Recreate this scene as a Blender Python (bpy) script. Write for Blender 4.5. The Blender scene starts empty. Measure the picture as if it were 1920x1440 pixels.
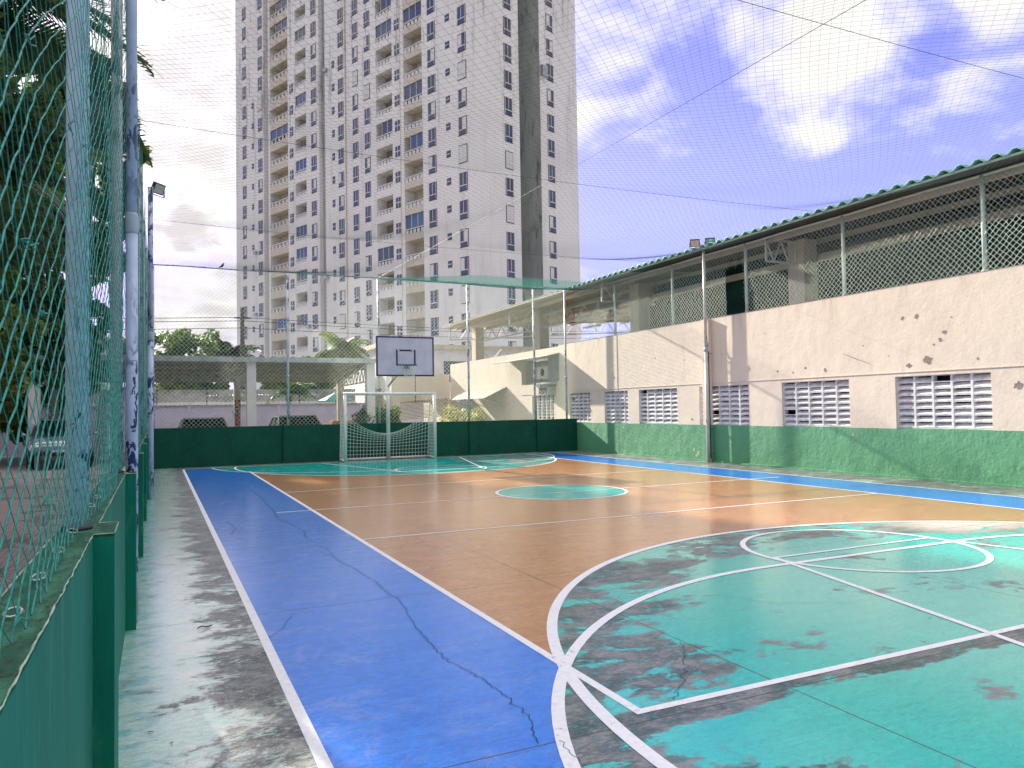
import bpy, math, random
import numpy as np
from mathutils import Vector, Matrix
R = math.radians
random.seed(7); rng = np.random.default_rng(7)
scene = bpy.context.scene
C = scene.collection

# ------------------------------------------------------------ camera
CAMZ = 1.54
yaw, pit, rol = R(25.166), R(1.8596), R(-0.951)
fw = Vector((math.sin(yaw)*math.cos(pit), math.cos(yaw)*math.cos(pit), math.sin(pit)))
r_ = Vector((math.cos(yaw), -math.sin(yaw), 0)); u_ = r_.cross(fw)
r2 = r_*math.cos(rol) + u_*math.sin(rol); u2c = -r_*math.sin(rol) + u_*math.cos(rol)
cam_d = bpy.data.cameras.new('camera'); cam = bpy.data.objects.new('camera', cam_d); C.objects.link(cam)
mw = Matrix((( r2.x, u2c.x, -fw.x, 0), (r2.y, u2c.y, -fw.y, 0), (r2.z, u2c.z, -fw.z, CAMZ), (0, 0, 0, 1)))
cam.matrix_world = mw
cam_d.sensor_width = 36; cam_d.lens = 36*1418/1920; cam_d.clip_start = .02; cam_d.clip_end = 3000
scene.camera = cam
scene.view_settings.view_transform = 'Standard'; scene.view_settings.look = 'None'
scene.view_settings.exposure = 1.42; scene.view_settings.gamma = 1.0
scene.render.engine = 'CYCLES'

# ------------------------------------------------------------ sun and sky
SUN_AZ, SUN_EL = R(-9.2), R(22.6)      # azimuth from +Y towards +X
sd = Vector((math.sin(SUN_AZ)*math.cos(SUN_EL), math.cos(SUN_AZ)*math.cos(SUN_EL), math.sin(SUN_EL)))
sl = bpy.data.lights.new('sun', 'SUN'); sl.energy = 5.0; sl.angle = R(0.5); sl.color = (1.0, .90, .76)
so = bpy.data.objects.new('sun', sl); C.objects.link(so); so.rotation_euler = sd.to_track_quat('Z', 'Y').to_euler()
so.location = (0, 0, 60)

class NT:
    def __init__(s, nt): s.nt = nt; s.n = nt.nodes; s.l = nt.links
    def node(s, t, **k):
        n = s.n.new(t)
        for a, b in k.items(): setattr(n, a, b)
        return n
    def put(s, sock, v):
        if v is None: return
        if isinstance(v, bpy.types.NodeSocket): s.l.new(v, sock)
        elif isinstance(v, (tuple, list)) and sock.type == 'RGBA' and len(v) == 3: sock.default_value = (*v, 1)
        else: sock.default_value = v
    def math(s, op, a, b=None, c=None, clamp=False):
        n = s.node('ShaderNodeMath', operation=op, use_clamp=clamp)
        s.put(n.inputs[0], a); s.put(n.inputs[1], b)
        if c is not None: s.put(n.inputs[2], c)
        return n.outputs[0]
    def vm(s, op, a, b=None, out=0):
        n = s.node('ShaderNodeVectorMath', operation=op); s.put(n.inputs[0], a)
        if b is not None: s.put(n.inputs['Scale' if op == 'SCALE' else 1], b)
        return n.outputs[out]
    def mix(s, f, a, b, blend='MIX'):
        n = s.node('ShaderNodeMix', data_type='RGBA', blend_type=blend, clamp_factor=True)
        s.put(n.inputs[0], f); s.put(n.inputs[6], a); s.put(n.inputs[7], b)
        return n.outputs[2]
    def mixf(s, f, a, b):
        n = s.node('ShaderNodeMix', data_type='FLOAT'); s.put(n.inputs[0], f); s.put(n.inputs[2], a); s.put(n.inputs[3], b)
        return n.outputs[0]
    def noise(s, vec, scale, detail=4, rough=.55, dist=0):
        n = s.node('ShaderNodeTexNoise'); s.put(n.inputs['Vector'], vec); s.put(n.inputs['Scale'], scale)
        n.inputs['Detail'].default_value = detail; n.inputs['Roughness'].default_value = rough; n.inputs['Distortion'].default_value = dist
        return n.outputs[0]
    def ss(s, x, a, b):
        n = s.node('ShaderNodeMapRange', interpolation_type='SMOOTHSTEP'); s.put(n.inputs[0], x)
        n.inputs[1].default_value = a; n.inputs[2].default_value = b; n.inputs[3].default_value = 0; n.inputs[4].default_value = 1
        return n.outputs[0]
    def mapv(s, vec, scale=(1, 1, 1), rot=(0, 0, 0), loc=(0, 0, 0)):
        n = s.node('ShaderNodeMapping'); s.put(n.inputs[0], vec)
        n.inputs['Scale'].default_value = scale; n.inputs['Rotation'].default_value = rot; n.inputs['Location'].default_value = loc
        return n.outputs[0]

def pdir(az, el):
    az, el = R(az), R(el); return (math.sin(az)*math.cos(el), math.cos(az)*math.cos(el), math.sin(el))

world = bpy.data.worlds.new('World'); scene.world = world; world.use_nodes = True
w = NT(world.node_tree); w.n.clear()
sky = w.node('ShaderNodeTexSky', sky_type='NISHITA'); sky.sun_disc = False
sky.sun_elevation = SUN_EL; sky.sun_rotation = SUN_AZ
sky.air_density = 1.0; sky.dust_density = .6; sky.ozone_density = 2.0
gen = w.node('ShaderNodeTexCoord').outputs['Generated']
sep = w.node('ShaderNodeSeparateXYZ'); w.l.new(gen, sep.inputs[0])
zc = w.math('MAXIMUM', sep.outputs[2], 0.0)
den = w.math('ADD', zc, .22)
pc = w.node('ShaderNodeCombineXYZ')
w.put(pc.inputs[0], w.math('DIVIDE', sep.outputs[0], den)); w.put(pc.inputs[1], w.math('DIVIDE', sep.outputs[1], den))
pcl = pc.outputs[0]
n1 = w.noise(pcl, 2.1, 9, .60, .25)
n2 = w.noise(w.mapv(pcl, loc=(3.7, 1.2, .4)), 5.2, 8, .62, .5)
dens = w.math('ADD', w.math('MULTIPLY', n1, .62), w.math('MULTIPLY', n2, .38))
blobs = [  # azimuth, elevation, sharpness, amount: cloud banks, seen and added
    (43.8, 27, 2200, .50), (46.8, 25.6, 1900, .56), (49.8, 25.6, 1500, .48), (42.6, 25.0, 1600, .40), (44.2, 22.2, 1600, .55), (47.4, 22.0, 1200, .60), (45.8, 19.9, 1800, .55),
    (48.2, 17.9, 2500, .48), (51.2, 22.8, 1500, .48), (40.4, 27.4, 3000, .26), (37.4, 28.8, 3000, .28), (58.8, 24.6, 700, .55), (56.4, 19.9, 2500, .38), (33.0, 24.2, 3000, .34),
    (31.0, 21.8, 2500, .34), (36.4, 22.6, 4000, .32), (53.6, 24.0, 3000, .22), (62, 22, 300, .5),
    (1.9, 23.5, 200, .62), (3.4, 17.5, 700, .50), (-2, 22, 90, .5), (2.5, 7.0, 700, .62), (4.6, 9.5, 1400, .35), (0.2, 6.0, 900, .5), (2.4, 13.2, 1600, .30), (0.6, 15.4, 3500, -.35), (-.5, 18, 3500, -.3), (3.9, 10.9, 6000, -.25), (-14, 18, 30, .5), (14, 10, 80, .4), (20, 30, 30, .35),
    (-100, 35, 3.0, .55), (180, 40, 2.2, .75), (130, 40, 4, .5), (235, 55, 3, .5), (60, 80, 4, .7)]  # unseen banks behind and overhead, added for ambient light
bias = None
for az, el, k, a in blobs:
    dn = w.vm('DOT_PRODUCT', gen, pdir(az, el), out=1)
    g = w.math('MULTIPLY', w.math('EXPONENT', w.math('MULTIPLY', w.math('SUBTRACT', dn, 1.0), float(k))), a)
    bias = g if bias is None else w.math('ADD', bias, g)
tot = w.math('ADD', w.math('MULTIPLY', w.math('SUBTRACT', dens, .5), 3.4), w.math('SUBTRACT', w.math('MINIMUM', bias, .85), .42))
cm = w.ss(tot, -.14, .52)
shade = w.noise(w.mapv(pcl, loc=(.12, .25, 0)), 3.3, 7, .6, .3)
shade = w.ss(shade, .36, .58)
thick = w.ss(tot, .10, .50)
sh = w.math('MULTIPLY', w.math('MULTIPLY', shade, thick), w.math('SUBTRACT', 1.0, w.math('MULTIPLY', w.ss(sep.outputs[0], .25, .55), .8)))
# away from the sun the banks are whiter, near it they glow
sg = w.vm('DOT_PRODUCT', gen, tuple(sd), out=1)
glow = w.math('EXPONENT', w.math('MULTIPLY', w.math('SUBTRACT', sg, 1.0), 22.0))
ccol = w.mix(sh, (5.4, 5.25, 5.0), (3.7, 3.45, 3.5))
back = w.ss(sep.outputs[1], .25, -.45)      # clouds behind the camera dimmed to cut fill light
high = w.ss(sep.outputs[2], .52, .85)  # overhead clouds out of view, brightened to add fill light
cb = w.math('ADD', w.math('ADD', w.math('ADD', .95, w.math('MULTIPLY', back, -.42)), w.math('MULTIPLY', high, 1.5)), w.math('MULTIPLY', glow, .42))
ccol2 = w.vm('SCALE', ccol, cb)
skt = w.mix(1.0, sky.outputs[0], (.95, .68, 1.25), 'MULTIPLY')
# hazy paler blue low down
hz = w.ss(sep.outputs[2], .44, .10)
skc = w.mix(w.math('MULTIPLY', hz, .85), skt, (2.7, 3.0, 5.5))
fin = w.mix(cm, skc, ccol2)
bg = w.node('ShaderNodeBackground'); w.put(bg.inputs[0], fin); bg.inputs[1].default_value = .082
wo = w.node('ShaderNodeOutputWorld'); w.l.new(bg.outputs[0], wo.inputs[0])

# ------------------------------------------------------------ materials
MATS = {}
def new_mat(name):
    m = bpy.data.materials.new(name); m.use_nodes = True
    t = NT(m.node_tree); b = t.n['Principled BSDF']; MATS[name] = m
    return m, t, b
def posn(t): return t.node('ShaderNodeNewGeometry').outputs['Position']
def mat(name, c1, c2=None, scale=3, rough=.7, bump=0, bscale=None, stretch=(1, 1, 1), metal=0, lo=.4, hi=.65, spec=.5, c3=None, s3=20, a3=.5, coat=0):
    m, t, b = new_mat(name); P = posn(t); V = t.mapv(P, stretch)
    col = c1
    if c2: col = t.mix(t.ss(t.noise(V, scale, 6, .6), lo, hi), c1, c2)
    if c3: col = t.mix(t.math('MULTIPLY', t.ss(t.noise(t.mapv(P, stretch, loc=(5, 3, 1)), s3, 8, .7), .52, .68), a3), col, c3)
    t.put(b.inputs['Base Color'], col); b.inputs['Roughness'].default_value = rough; b.inputs['Metallic'].default_value = metal
    b.inputs['Specular IOR Level'].default_value = spec; b.inputs['Coat Weight'].default_value = coat
    if bump:
        bn = t.node('ShaderNodeBump'); bn.inputs['Strength'].default_value = bump; bn.inputs['Distance'].default_value = .02
        t.put(bn.inputs['Height'], t.noise(V, bscale or scale*6, 6, .6)); t.l.new(bn.outputs[0], b.inputs['Normal'])
    return m
def leafmat(name, c1, c2, scale=2.5, tr=.35):
    m, t, b = new_mat(name); P = posn(t)
    oi = t.noise(P, scale, 3, .6); oi2 = t.noise(P, scale*9, 2, .5)
    col = t.mix(t.ss(t.math('ADD', t.math('MULTIPLY', oi, .55), t.math('MULTIPLY', oi2, .45)), .40, .62), c1, c2)
    t.put(b.inputs['Base Color'], col); b.inputs['Roughness'].default_value = .5
    tn = t.node('ShaderNodeBsdfTranslucent'); t.put(tn.inputs[0], t.mix(.35, col, (.30, .45, .05)))
    mx = t.node('ShaderNodeMixShader'); mx.inputs[0].default_value = tr
    t.l.new(b.outputs[0], mx.inputs[1]); t.l.new(tn.outputs[0], mx.inputs[2])
    t.l.new(mx.outputs[0], t.n['Material Output'].inputs[0])
    return m
def peelmat(name, paint, bare, lo, hi, sc=14, zs=.45):
    m, t, b = new_mat(name); P = posn(t)
    n = t.noise(t.mapv(P, (1, 1, zs)), sc, 5, .62, .6); k = t.ss(n, lo, hi)
    big = t.ss(t.noise(t.mapv(P, (1, 1, .35)), 3.2, 2, .5), .38, .58)
    k = t.math('MULTIPLY', k, big)
    pc = t.mix(t.ss(t.noise(P, 5, 5, .6), .35, .7), paint, tuple(c*.8 for c in paint))
    t.put(b.inputs['Base Color'], t.mix(k, pc, bare)); t.put(b.inputs['Roughness'], t.mixf(k, .38, .7))
    bn = t.node('ShaderNodeBump'); bn.inputs['Strength'].default_value = .7; bn.inputs['Distance'].default_value = .004; bn.invert = True
    t.put(bn.inputs['Height'], k); t.l.new(bn.outputs[0], b.inputs['Normal'])
    return m

# right wall plaster: pale salmon paint with dirt and relief
def plaster(name, c1, c2, stain, bump=.5):
    m, t, b = new_mat(name); P = posn(t)
    col = t.mix(t.ss(t.noise(P, .8, 6, .6), .3, .7), c1, c2)
    st = t.ss(t.noise(t.mapv(P, (1, 1, .18)), 3.0, 7, .65), .56, .78)
    col = t.mix(t.math('MULTIPLY', st, .35), col, stain)
    spz = t.node('ShaderNodeSeparateXYZ'); t.l.new(P, spz.inputs[0])
    top = t.ss(spz.outputs[2], 3.2, 3.9); drip = t.ss(t.noise(t.mapv(P, (1, 1, .07)), 5.0, 7, .7), .50, .66)
    col = t.mix(t.math('MULTIPLY', t.math('MULTIPLY', drip, top), .40), col, stain)
    sp = t.ss(t.noise(P, 16, 4, .7), .66, .74)
    col = t.mix(t.math('MULTIPLY', sp, .35), col, stain)
    t.put(b.inputs['Base Color'], col); b.inputs['Roughness'].default_value = .82
    h = t.math('ADD', t.math('MULTIPLY', t.noise(P, 2.2, 5, .6), 1.6), t.math('MULTIPLY', t.noise(P, 14, 7, .7), .5))
    bn = t.node('ShaderNodeBump'); bn.inputs['Strength'].default_value = bump; bn.inputs['Distance'].default_value = .03
    t.put(bn.inputs['Height'], h); t.l.new(bn.outputs[0], b.inputs['Normal'])
    return m

M = {}
M['salmon'] = plaster('salmon_plaster', (.76, .68, .555), (.70, .625, .51), (.42, .35, .28), .24)
M['green_r'] = plaster('faded_green_paint', (.12, .37, .20), (.09, .31, .165), (.26, .42, .30), .6)
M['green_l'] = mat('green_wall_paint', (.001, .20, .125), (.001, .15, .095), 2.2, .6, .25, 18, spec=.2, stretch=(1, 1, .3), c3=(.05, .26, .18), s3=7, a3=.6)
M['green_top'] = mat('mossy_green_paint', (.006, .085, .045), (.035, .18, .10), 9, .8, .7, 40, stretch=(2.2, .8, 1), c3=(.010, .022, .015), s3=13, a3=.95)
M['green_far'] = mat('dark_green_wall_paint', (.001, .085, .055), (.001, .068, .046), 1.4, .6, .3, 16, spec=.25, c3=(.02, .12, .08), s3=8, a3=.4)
M['edge'] = mat('chipped_edge_plaster', (.45, .52, .40), (.25, .36, .26), 20, .8)
M['peel_blue'] = peelmat('peeling_blue_white_paint', (.50, .63, .86), (.012, .035, .15), .50, .53)
M['peel_light'] = peelmat('light_blue_pole_paint', (.50, .74, .88), (.006, .05, .16), .60, .612, 20, .6)
M['peel_white'] = peelmat('peeling_white_paint', (.62, .68, .72), (.03, .05, .09), .52, .56, 18, .3)
M['peel_grey'] = peelmat('off_white_pole_paint', (.66, .66, .62), (.12, .12, .12), .60, .64, 16, .3)
M['cap'] = mat('pole_sleeve', (.42, .52, .62), (.34, .44, .55), 8, .45)
M['rope_g'] = mat('teal_rope', (.001, .27, .215), (.001, .15, .13), 30, .5)
M['rope_edge'] = mat('bright_green_netting', (.002, .46, .36), (.004, .38, .30), 6, .6)
M['rope_d'] = mat('dark_net_twine', (.02, .09, .09), (.03, .11, .12), 20, .6)
M['rope_far'] = mat('grey_green_twine', (.20, .30, .27), (.12, .2, .2), 6, .6)
M['rope_w'] = mat('white_twine', (.75, .80, .76), None, 6, .6)
M['rope_chain'] = mat('pale_mint_twine', (.62, .78, .68), (.5, .68, .6), 6, .6)
M['white'] = mat('white_gloss_paint', (.78, .78, .76), (.66, .67, .66), 5, .35, c3=(.4, .38, .36), s3=26, a3=.5)
M['metal'] = mat('galvanised_metal', (.45, .48, .48), (.34, .36, .36), 6, .4, metal=.6)
M['mint'] = mat('mint_post_paint', (.58, .70, .62), (.50, .62, .55), 5, .5, c3=(.3, .34, .3), s3=22, a3=.5)
M['black'] = mat('black_plastic', (.02, .02, .022), None, 5, .5)
M['glassl'] = mat('lamp_glass', (.5, .53, .55), None, 5, .12, metal=.4)
M['navy'] = mat('navy_border_paint', (.018, .012, .10), (.03, .02, .13), 9, .5)
M['boardw'] = mat('pale_board_paint', (.58, .61, .78), (.50, .54, .70), 3, .4, c3=(.45, .48, .55), s3=5, a3=.5)
M['conc'] = mat('grey_concrete', (.30, .29, .27), (.22, .215, .2), 2.5, .85, .4, 20, c3=(.08, .08, .07), s3=5, a3=.6)
M['concdark'] = mat('stained_tower_concrete', (.42, .45, .43), (.32, .35, .34), .5, .9, .4, 6, stretch=(1, 1, .25), c3=(.05, .06, .055), s3=.9, a3=.8)
M['beige'] = mat('beige_column_paint', (.62, .55, .44), (.55, .48, .38), 2, .75, c3=(.4, .34, .28), s3=9, a3=.4)
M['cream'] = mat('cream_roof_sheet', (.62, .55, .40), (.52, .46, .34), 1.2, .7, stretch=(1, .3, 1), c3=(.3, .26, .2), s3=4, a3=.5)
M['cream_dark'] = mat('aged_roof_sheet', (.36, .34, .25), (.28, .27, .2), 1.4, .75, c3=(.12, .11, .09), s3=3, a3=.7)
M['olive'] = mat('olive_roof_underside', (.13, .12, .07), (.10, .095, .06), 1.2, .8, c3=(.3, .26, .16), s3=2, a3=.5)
M['roofgreen'] = mat('green_roof_sheet', (.16, .46, .35), (.26, .52, .42), 2, .5, c3=(.05, .1, .08), s3=6, a3=.6)
M['truss'] = mat('white_truss_paint', (.66, .66, .62), (.55, .55, .52), 4, .5)
M['cloth'] = mat('dark_green_shade_cloth', (.006, .050, .038), (.012, .085, .062), 1.1, .9, .8, 5, stretch=(1, .25, 1.6), c3=(.02, .11, .09), s3=2.5, a3=.6)
M['lilac'] = mat('lilac_wall_paint', (.60, .55, .70), (.52, .48, .64), 1.2, .8, c3=(.3, .3, .4), s3=4, a3=.35)
M['greywall'] = mat('weathered_grey_wall', (.42, .42, .38), (.2, .21, .19), 1.3, .9, c3=(.06, .08, .05), s3=2.2, a3=.7)
M['whitewall'] = mat('white_house_paint', (.78, .76, .76), (.7, .68, .68), 1, .8, c3=(.45, .42, .4), s3=3, a3=.3)
M['bark'] = mat('palm_bark', (.10, .085, .065), (.05, .045, .035), 9, .9, .6, 20, stretch=(1, 1, 3))
M['leafd'] = leafmat('dark_foliage', (.012, .040, .016), (.05, .11, .035))
M['leafm'] = leafmat('mid_foliage', (.025, .075, .02), (.13, .22, .05))
M['leafy'] = leafmat('sunny_foliage', (.07, .14, .02), (.32, .38, .10))
M['leafb'] = leafmat('yellow_bush_foliage', (.16, .17, .04), (.55, .48, .20))
M['leafp'] = leafmat('palm_foliage', (.012, .04, .022), (.045, .10, .045), 3, .22)
M['leafpl'] = leafmat('light_palm_foliage', (.06, .12, .04), (.25, .30, .12), 3, .35)
M['rubber'] = mat('tyre_rubber', (.02, .02, .02), None, 5, .8)
M['carg'] = mat('silver_car_paint', (.36, .42, .48), None, 3, .25, metal=.5, coat=.6)
M['cars'] = mat('pale_green_car_paint', (.55, .60, .54), None, 3, .25, metal=.5, coat=.6)
M['carb'] = mat('gold_grey_car_paint', (.42, .42, .36), None, 3, .25, metal=.5, coat=.6)
M['carglass'] = mat('dark_car_glass', (.012, .016, .018), None, 3, .06)
M['lampred'] = mat('red_tail_lamp', (.35, .01, .01), None, 3, .2)
M['lampw'] = mat('clear_head_lamp', (.6, .62, .64), None, 3, .1, metal=.3)
M['red'] = mat('red_paint', (.50, .03, .02), None, 3, .35)
M['orangebox'] = mat('orange_plastic', (.75, .30, .03), (.55, .2, .03), 5, .5)
M['wood'] = mat('weathered_wood', (.35, .26, .17), (.22, .17, .11), 4, .85, stretch=(1, 6, 1))
M['brick'] = mat('brown_wall_paint', (.34, .27, .20), (.28, .22, .17), 2, .85)
M['curtain'] = mat('white_curtain', (.70, .70, .72), None, 3, .8)
M['winglass'] = mat('blue_window_glass', (.03, .04, .075), (.07, .09, .15), .25, .12, spec=.8)
M['bluefilm'] = mat('blue_balcony_glass', (.03, .06, .15), (.05, .11, .24), .4, .08, spec=.8)
M['room_shade'] = mat('interior_shade', (.035, .033, .03), (.06, .055, .045), .6, .9)  # dark colour stands in for the shade inside rooms
M['deck'] = mat('upper_deck_concrete', (.3, .29, .27), None, 3, .85)
M['louvre'] = mat('white_louvre_block', (.80, .80, .79), (.68, .69, .69), 6, .8, .2, 30, c3=(.25, .25, .26), s3=9, a3=.6)
M['leafdry'] = mat('dry_leaf', (.05, .045, .04), None, 8, .8)
M['patch'] = mat('bare_render', (.30, .25, .21), (.22, .19, .16), 18, .9, .5, 40)

# tower walls
def towermat(name, c1, c2, stain):
    m, t, b = new_mat(name); P = posn(t)
    col = t.mix(t.ss(t.noise(P, .16, 5, .6), .35, .7), c1, c2)
    st = t.ss(t.noise(t.mapv(P, (1, 1, .09)), 1.1, 8, .68), .50, .74)
    sp = t.node('ShaderNodeSeparateXYZ'); t.l.new(P, sp.inputs[0])
    hi = t.ss(sp.outputs[2], 26, 54)
    col = t.mix(t.math('MULTIPLY', st, t.math('ADD', .24, t.math('MULTIPLY', hi, .8))), col, stain)
    st2 = t.ss(t.noise(t.mapv(P, (1, 1, .05)), 3.2, 6, .7), .60, .74)
    col = t.mix(t.math('MULTIPLY', st2, .35), col, stain)
    t.put(b.inputs['Base Color'], col); b.inputs['Roughness'].default_value = .88
    return m
M['tower'] = towermat('tower_render', (.83, .82, .82), (.77, .755, .76), (.22, .23, .245))
M['towerb'] = towermat('tower_beige_render', (.66, .60, .52), (.60, .54, .47), (.24, .22, .2))
M['towerg'] = towermat('tower_grey_corner', (.34, .36, .38), (.48, .48, .50), (.10, .11, .12))

# outside ground
def groundmat():
    m, t, b = new_mat('outside_ground'); P = posn(t)
    g = t.mix(t.ss(t.noise(P, 1.3, 6, .65), .4, .6), (.05, .07, .025), (.12, .085, .05))
    br = t.node('ShaderNodeTexBrick'); t.put(br.inputs['Vector'], P); br.inputs['Scale'].default_value = 4
    for k, c in (('Color1', (.42, .34, .33)), ('Color2', (.34, .28, .28)), ('Mortar', (.10, .08, .07))): t.put(br.inputs[k], c)
    br.inputs['Mortar Size'].default_value = .03
    sp = t.node('ShaderNodeSeparateXYZ'); t.l.new(P, sp.inputs[0])
    pv = t.math('MULTIPLY', t.math('LESS_THAN', sp.outputs[0], -.95), t.math('GREATER_THAN', sp.outputs[0], -20))
    pv = t.math('MULTIPLY', pv, t.math('LESS_THAN', sp.outputs[1], 36))
    tuft = t.math('GREATER_THAN', t.noise(P, .9, 5, .6), .56)
    col = t.mix(t.math('MULTIPLY', pv, t.math('SUBTRACT', 1.0, t.math('MULTIPLY', tuft, .6))), g, br.outputs[0])
    far = t.math('GREATER_THAN', sp.outputs[1], 24)
    fr = t.math('MULTIPLY', far, t.math('GREATER_THAN', sp.outputs[0], -.5))
    col = t.mix(fr, col, t.mix(t.noise(P, 3, 5, .6), (.2, .19, .18), (.3, .29, .27)))
    t.put(b.inputs['Base Color'], col); b.inputs['Roughness'].default_value = .9
    return m
M['ground'] = groundmat()

XL0, XL1, XR1, XR0 = .66, 2.2, 11.05, 12.42
CX = 6.63
YN, YF = 3.24, 20.98
JX = [3.11 + 3*k for k in range(0, 4)]; JY = [3.13 + 2.99*k for k in range(-1, 7)]
def floormat():
    m, t, b = new_mat('painted_court_surface'); P = posn(t)
    sp = t.node('ShaderNodeSeparateXYZ'); t.l.new(P, sp.inputs[0]); X, Y = sp.outputs[0], sp.outputs[1]
    lt = lambda a, c: t.math('LESS_THAN', a, c); gt = lambda a, c: t.math('GREATER_THAN', a, c)
    AND = lambda *a: a[0] if len(a) == 1 else t.math('MULTIPLY', a[0], AND(*a[1:]))
    OR = lambda *a: a[0] if len(a) == 1 else t.math('MAXIMUM', a[0], OR(*a[1:]))
    def circ(cx, cy, r):
        dx = t.math('SUBTRACT', X, cx); dy = t.math('SUBTRACT', Y, cy)
        return lt(t.math('ADD', t.math('MULTIPLY', dx, dx), t.math('MULTIPLY', dy, dy)), r*r)
    def D2(yb, r, sgn, top):
        mid = AND(gt(X, 5.27), lt(X, 7.98), lt(Y, top) if sgn > 0 else gt(Y, top))
        return OR(circ(5.27, yb, r), circ(7.98, yb, r), mid)
    near = OR(circ(CX, 2.55, 4.67), D2(1.66, 3.86, 1, 5.52))
    far = OR(circ(CX, 22.1, 4.67), D2(23.0, 3.86, -1, 19.14))
    dz = OR(near, far, circ(6.72, 12.25, 1.17))
    inner = AND(gt(X, XL1), lt(X, XR1)); court = AND(gt(X, XL0), lt(X, XR0), lt(Y, 23.05))
    # textures
    Ps = t.mapv(P, (.85, 1.2, 1)); n_a = t.noise(Ps, 1.05, 11, .68, .3); n_b = t.noise(t.mapv(P, (.8, 1.3, 1), loc=(9, 4, 0)), 4.2, 10, .74, .3)
    n_f = t.noise(t.mapv(P, (.6, 1.4, 1)), 34, 6, .75)
    gr = t.noise(P, 130, 3, .7)
    brush = t.noise(t.mapv(P, (.25, 1, 1)), 9, 6, .7)
    # dirty concrete beneath
    dirt = t.math('ADD', t.math('MULTIPLY', n_b, .6), t.math('MULTIPLY', n_f, .4))
    conc = t.mix(t.ss(dirt, .44, .58), (.026, .030, .032), (.22, .235, .235))
    # colours
    teal = t.mix(t.ss(brush, .35, .7), (.001, .46, .41), (.02, .52, .44))
    teal = t.mix(t.math('MULTIPLY', t.ss(n_a, .3, .7), .5), teal, (.001, .50, .49))
    blue = t.mix(t.ss(brush, .3, .75), (.006, .17, .78), (.03, .25, .86))
    blue = t.mix(t.math('MULTIPLY', t.ss(n_f, .45, .62), .6), blue, (.07, .22, .66))
    fd = t.ss(t.noise(t.mapv(P, (1, 1.2, 1), loc=(3, 9, 0)), 2.0, 12, .78, .4), .50, .66)
    blue = t.mix(t.math('MULTIPLY', fd, t.math('ADD', .25, t.math('MULTIPLY', t.ss(X, 2.0, .8), .35))), blue, (.22, .32, .72))  # faded blotches, heavier leftward to put the pale sky sheen into the colour
    dk = t.ss(t.noise(t.mapv(P, (1, 1.3, 1), loc=(7, 1, 0)), 6.5, 10, .8, .6), .60, .68)
    blue = t.mix(t.math('MULTIPLY', dk, .45), blue, (.01, .05, .22))
    oran = t.mix(t.ss(t.noise(t.mapv(P, (.4, 1, 1)), 5, 8, .7), .35, .7), (.53, .25, .10), (.43, .195, .08))
    oran = t.mix(t.math('MULTIPLY', t.ss(gr, .55, .7), .4), oran, (.60, .36, .20))
    oran = t.mix(t.math('MULTIPLY', t.ss(n_f, .58, .74), .35), oran, (.28, .13, .07))
    oran = t.mix(t.math('MULTIPLY', dk, .40), oran, (.22, .12, .07)); oran = t.mix(t.math('MULTIPLY', fd, .28), oran, (.66, .42, .26))
    marg = t.mix(t.ss(n_b, .4, .62), (.42, .60, .55), (.64, .69, .64))
    marg = t.mix(t.math('MULTIPLY', t.math('MULTIPLY', t.ss(X, .18, -.08), .75), t.ss(n_b, .42, .58)), marg, (.01, .36, .40))
    # wear masks, one following the sunlit patch
    w1 = t.math('ADD', t.math('MULTIPLY', n_a, .66), t.math('MULTIPLY', n_b, .34))
    dl = t.math('ABSOLUTE', t.math('SUBTRACT', Y, 3.14)); band = t.math('MULTIPLY', t.ss(dl, .16, .05), .13)
    dcx = t.math('SUBTRACT', X, CX); dcy = t.math('SUBTRACT', Y, 2.55)
    rad = t.math('SQRT', t.math('ADD', t.math('MULTIPLY', dcx, dcx), t.math('MULTIPLY', dcy, dcy)))
    edge = t.math('MULTIPLY', AND(t.ss(rad, 3.35, 4.1), near), .095)
    sunw = t.math('MULTIPLY', t.math('MULTIPLY', t.ss(X, 7.7, 9.0), t.ss(Y, 5.3, 6.3)), .10)  # extra wear where sunlight falls, to brighten that patch
    tw = t.ss(t.math('ADD', t.math('ADD', t.math('ADD', w1, band), edge), sunw), .562, .605)
    tw = t.math('MULTIPLY', tw, t.ss(t.math('ADD', n_f, t.math('MULTIPLY', n_b, .5)), .50, .74))
    n_m = t.math('ADD', t.math('MULTIPLY', t.noise(t.mapv(P, (.8, 1.15, 1), loc=(2, 7, 0)), 2.6, 13, .80, .35), .75), t.math('MULTIPLY', t.noise(t.mapv(P, (.7, 1.3, 1), loc=(6, 7, 0)), 14, 10, .85, .4), .25))
    cell = t.node('ShaderNodeTexVoronoi', voronoi_dimensions='1D'); t.put(cell.inputs['W'], Y); cell.inputs['Scale'].default_value = 2.1
    blk = t.math('MULTIPLY', t.math('SUBTRACT', t.math('FRACT', t.math('MULTIPLY', cell.outputs['Color'], 7.0)), .5), .07)
    mw_ = t.ss(t.math('ADD', t.math('ADD', n_m, blk), t.math('MULTIPLY', t.ss(X, .10, .55), .13)), .530, .60)
    mw_ = t.math('MULTIPLY', mw_, t.ss(t.math('ADD', n_f, t.math('MULTIPLY', n_b, .4)),   .52, .66))
    bw = t.math('MULTIPLY', t.ss(n_b, .62, .70), t.math('MULTIPLY', t.ss(X, 2.0, .9), t.ss(Y, 6, 13)))
    side = AND(gt(X, XR0), 1.0)
    col = t.mix(inner, blue, oran); wear = t.mixf(inner, t.math('MULTIPLY', bw, .8), 0.0)
    col = t.mix(dz, col, teal); wear = t.mixf(dz, wear, tw)
    col = t.mix(court, marg, col); wear = t.mixf(court, mw_, wear)
    sunny = AND(near, t.ss(X, 7.9, 9.0), t.ss(Y, 5.4, 6.2))
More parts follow.
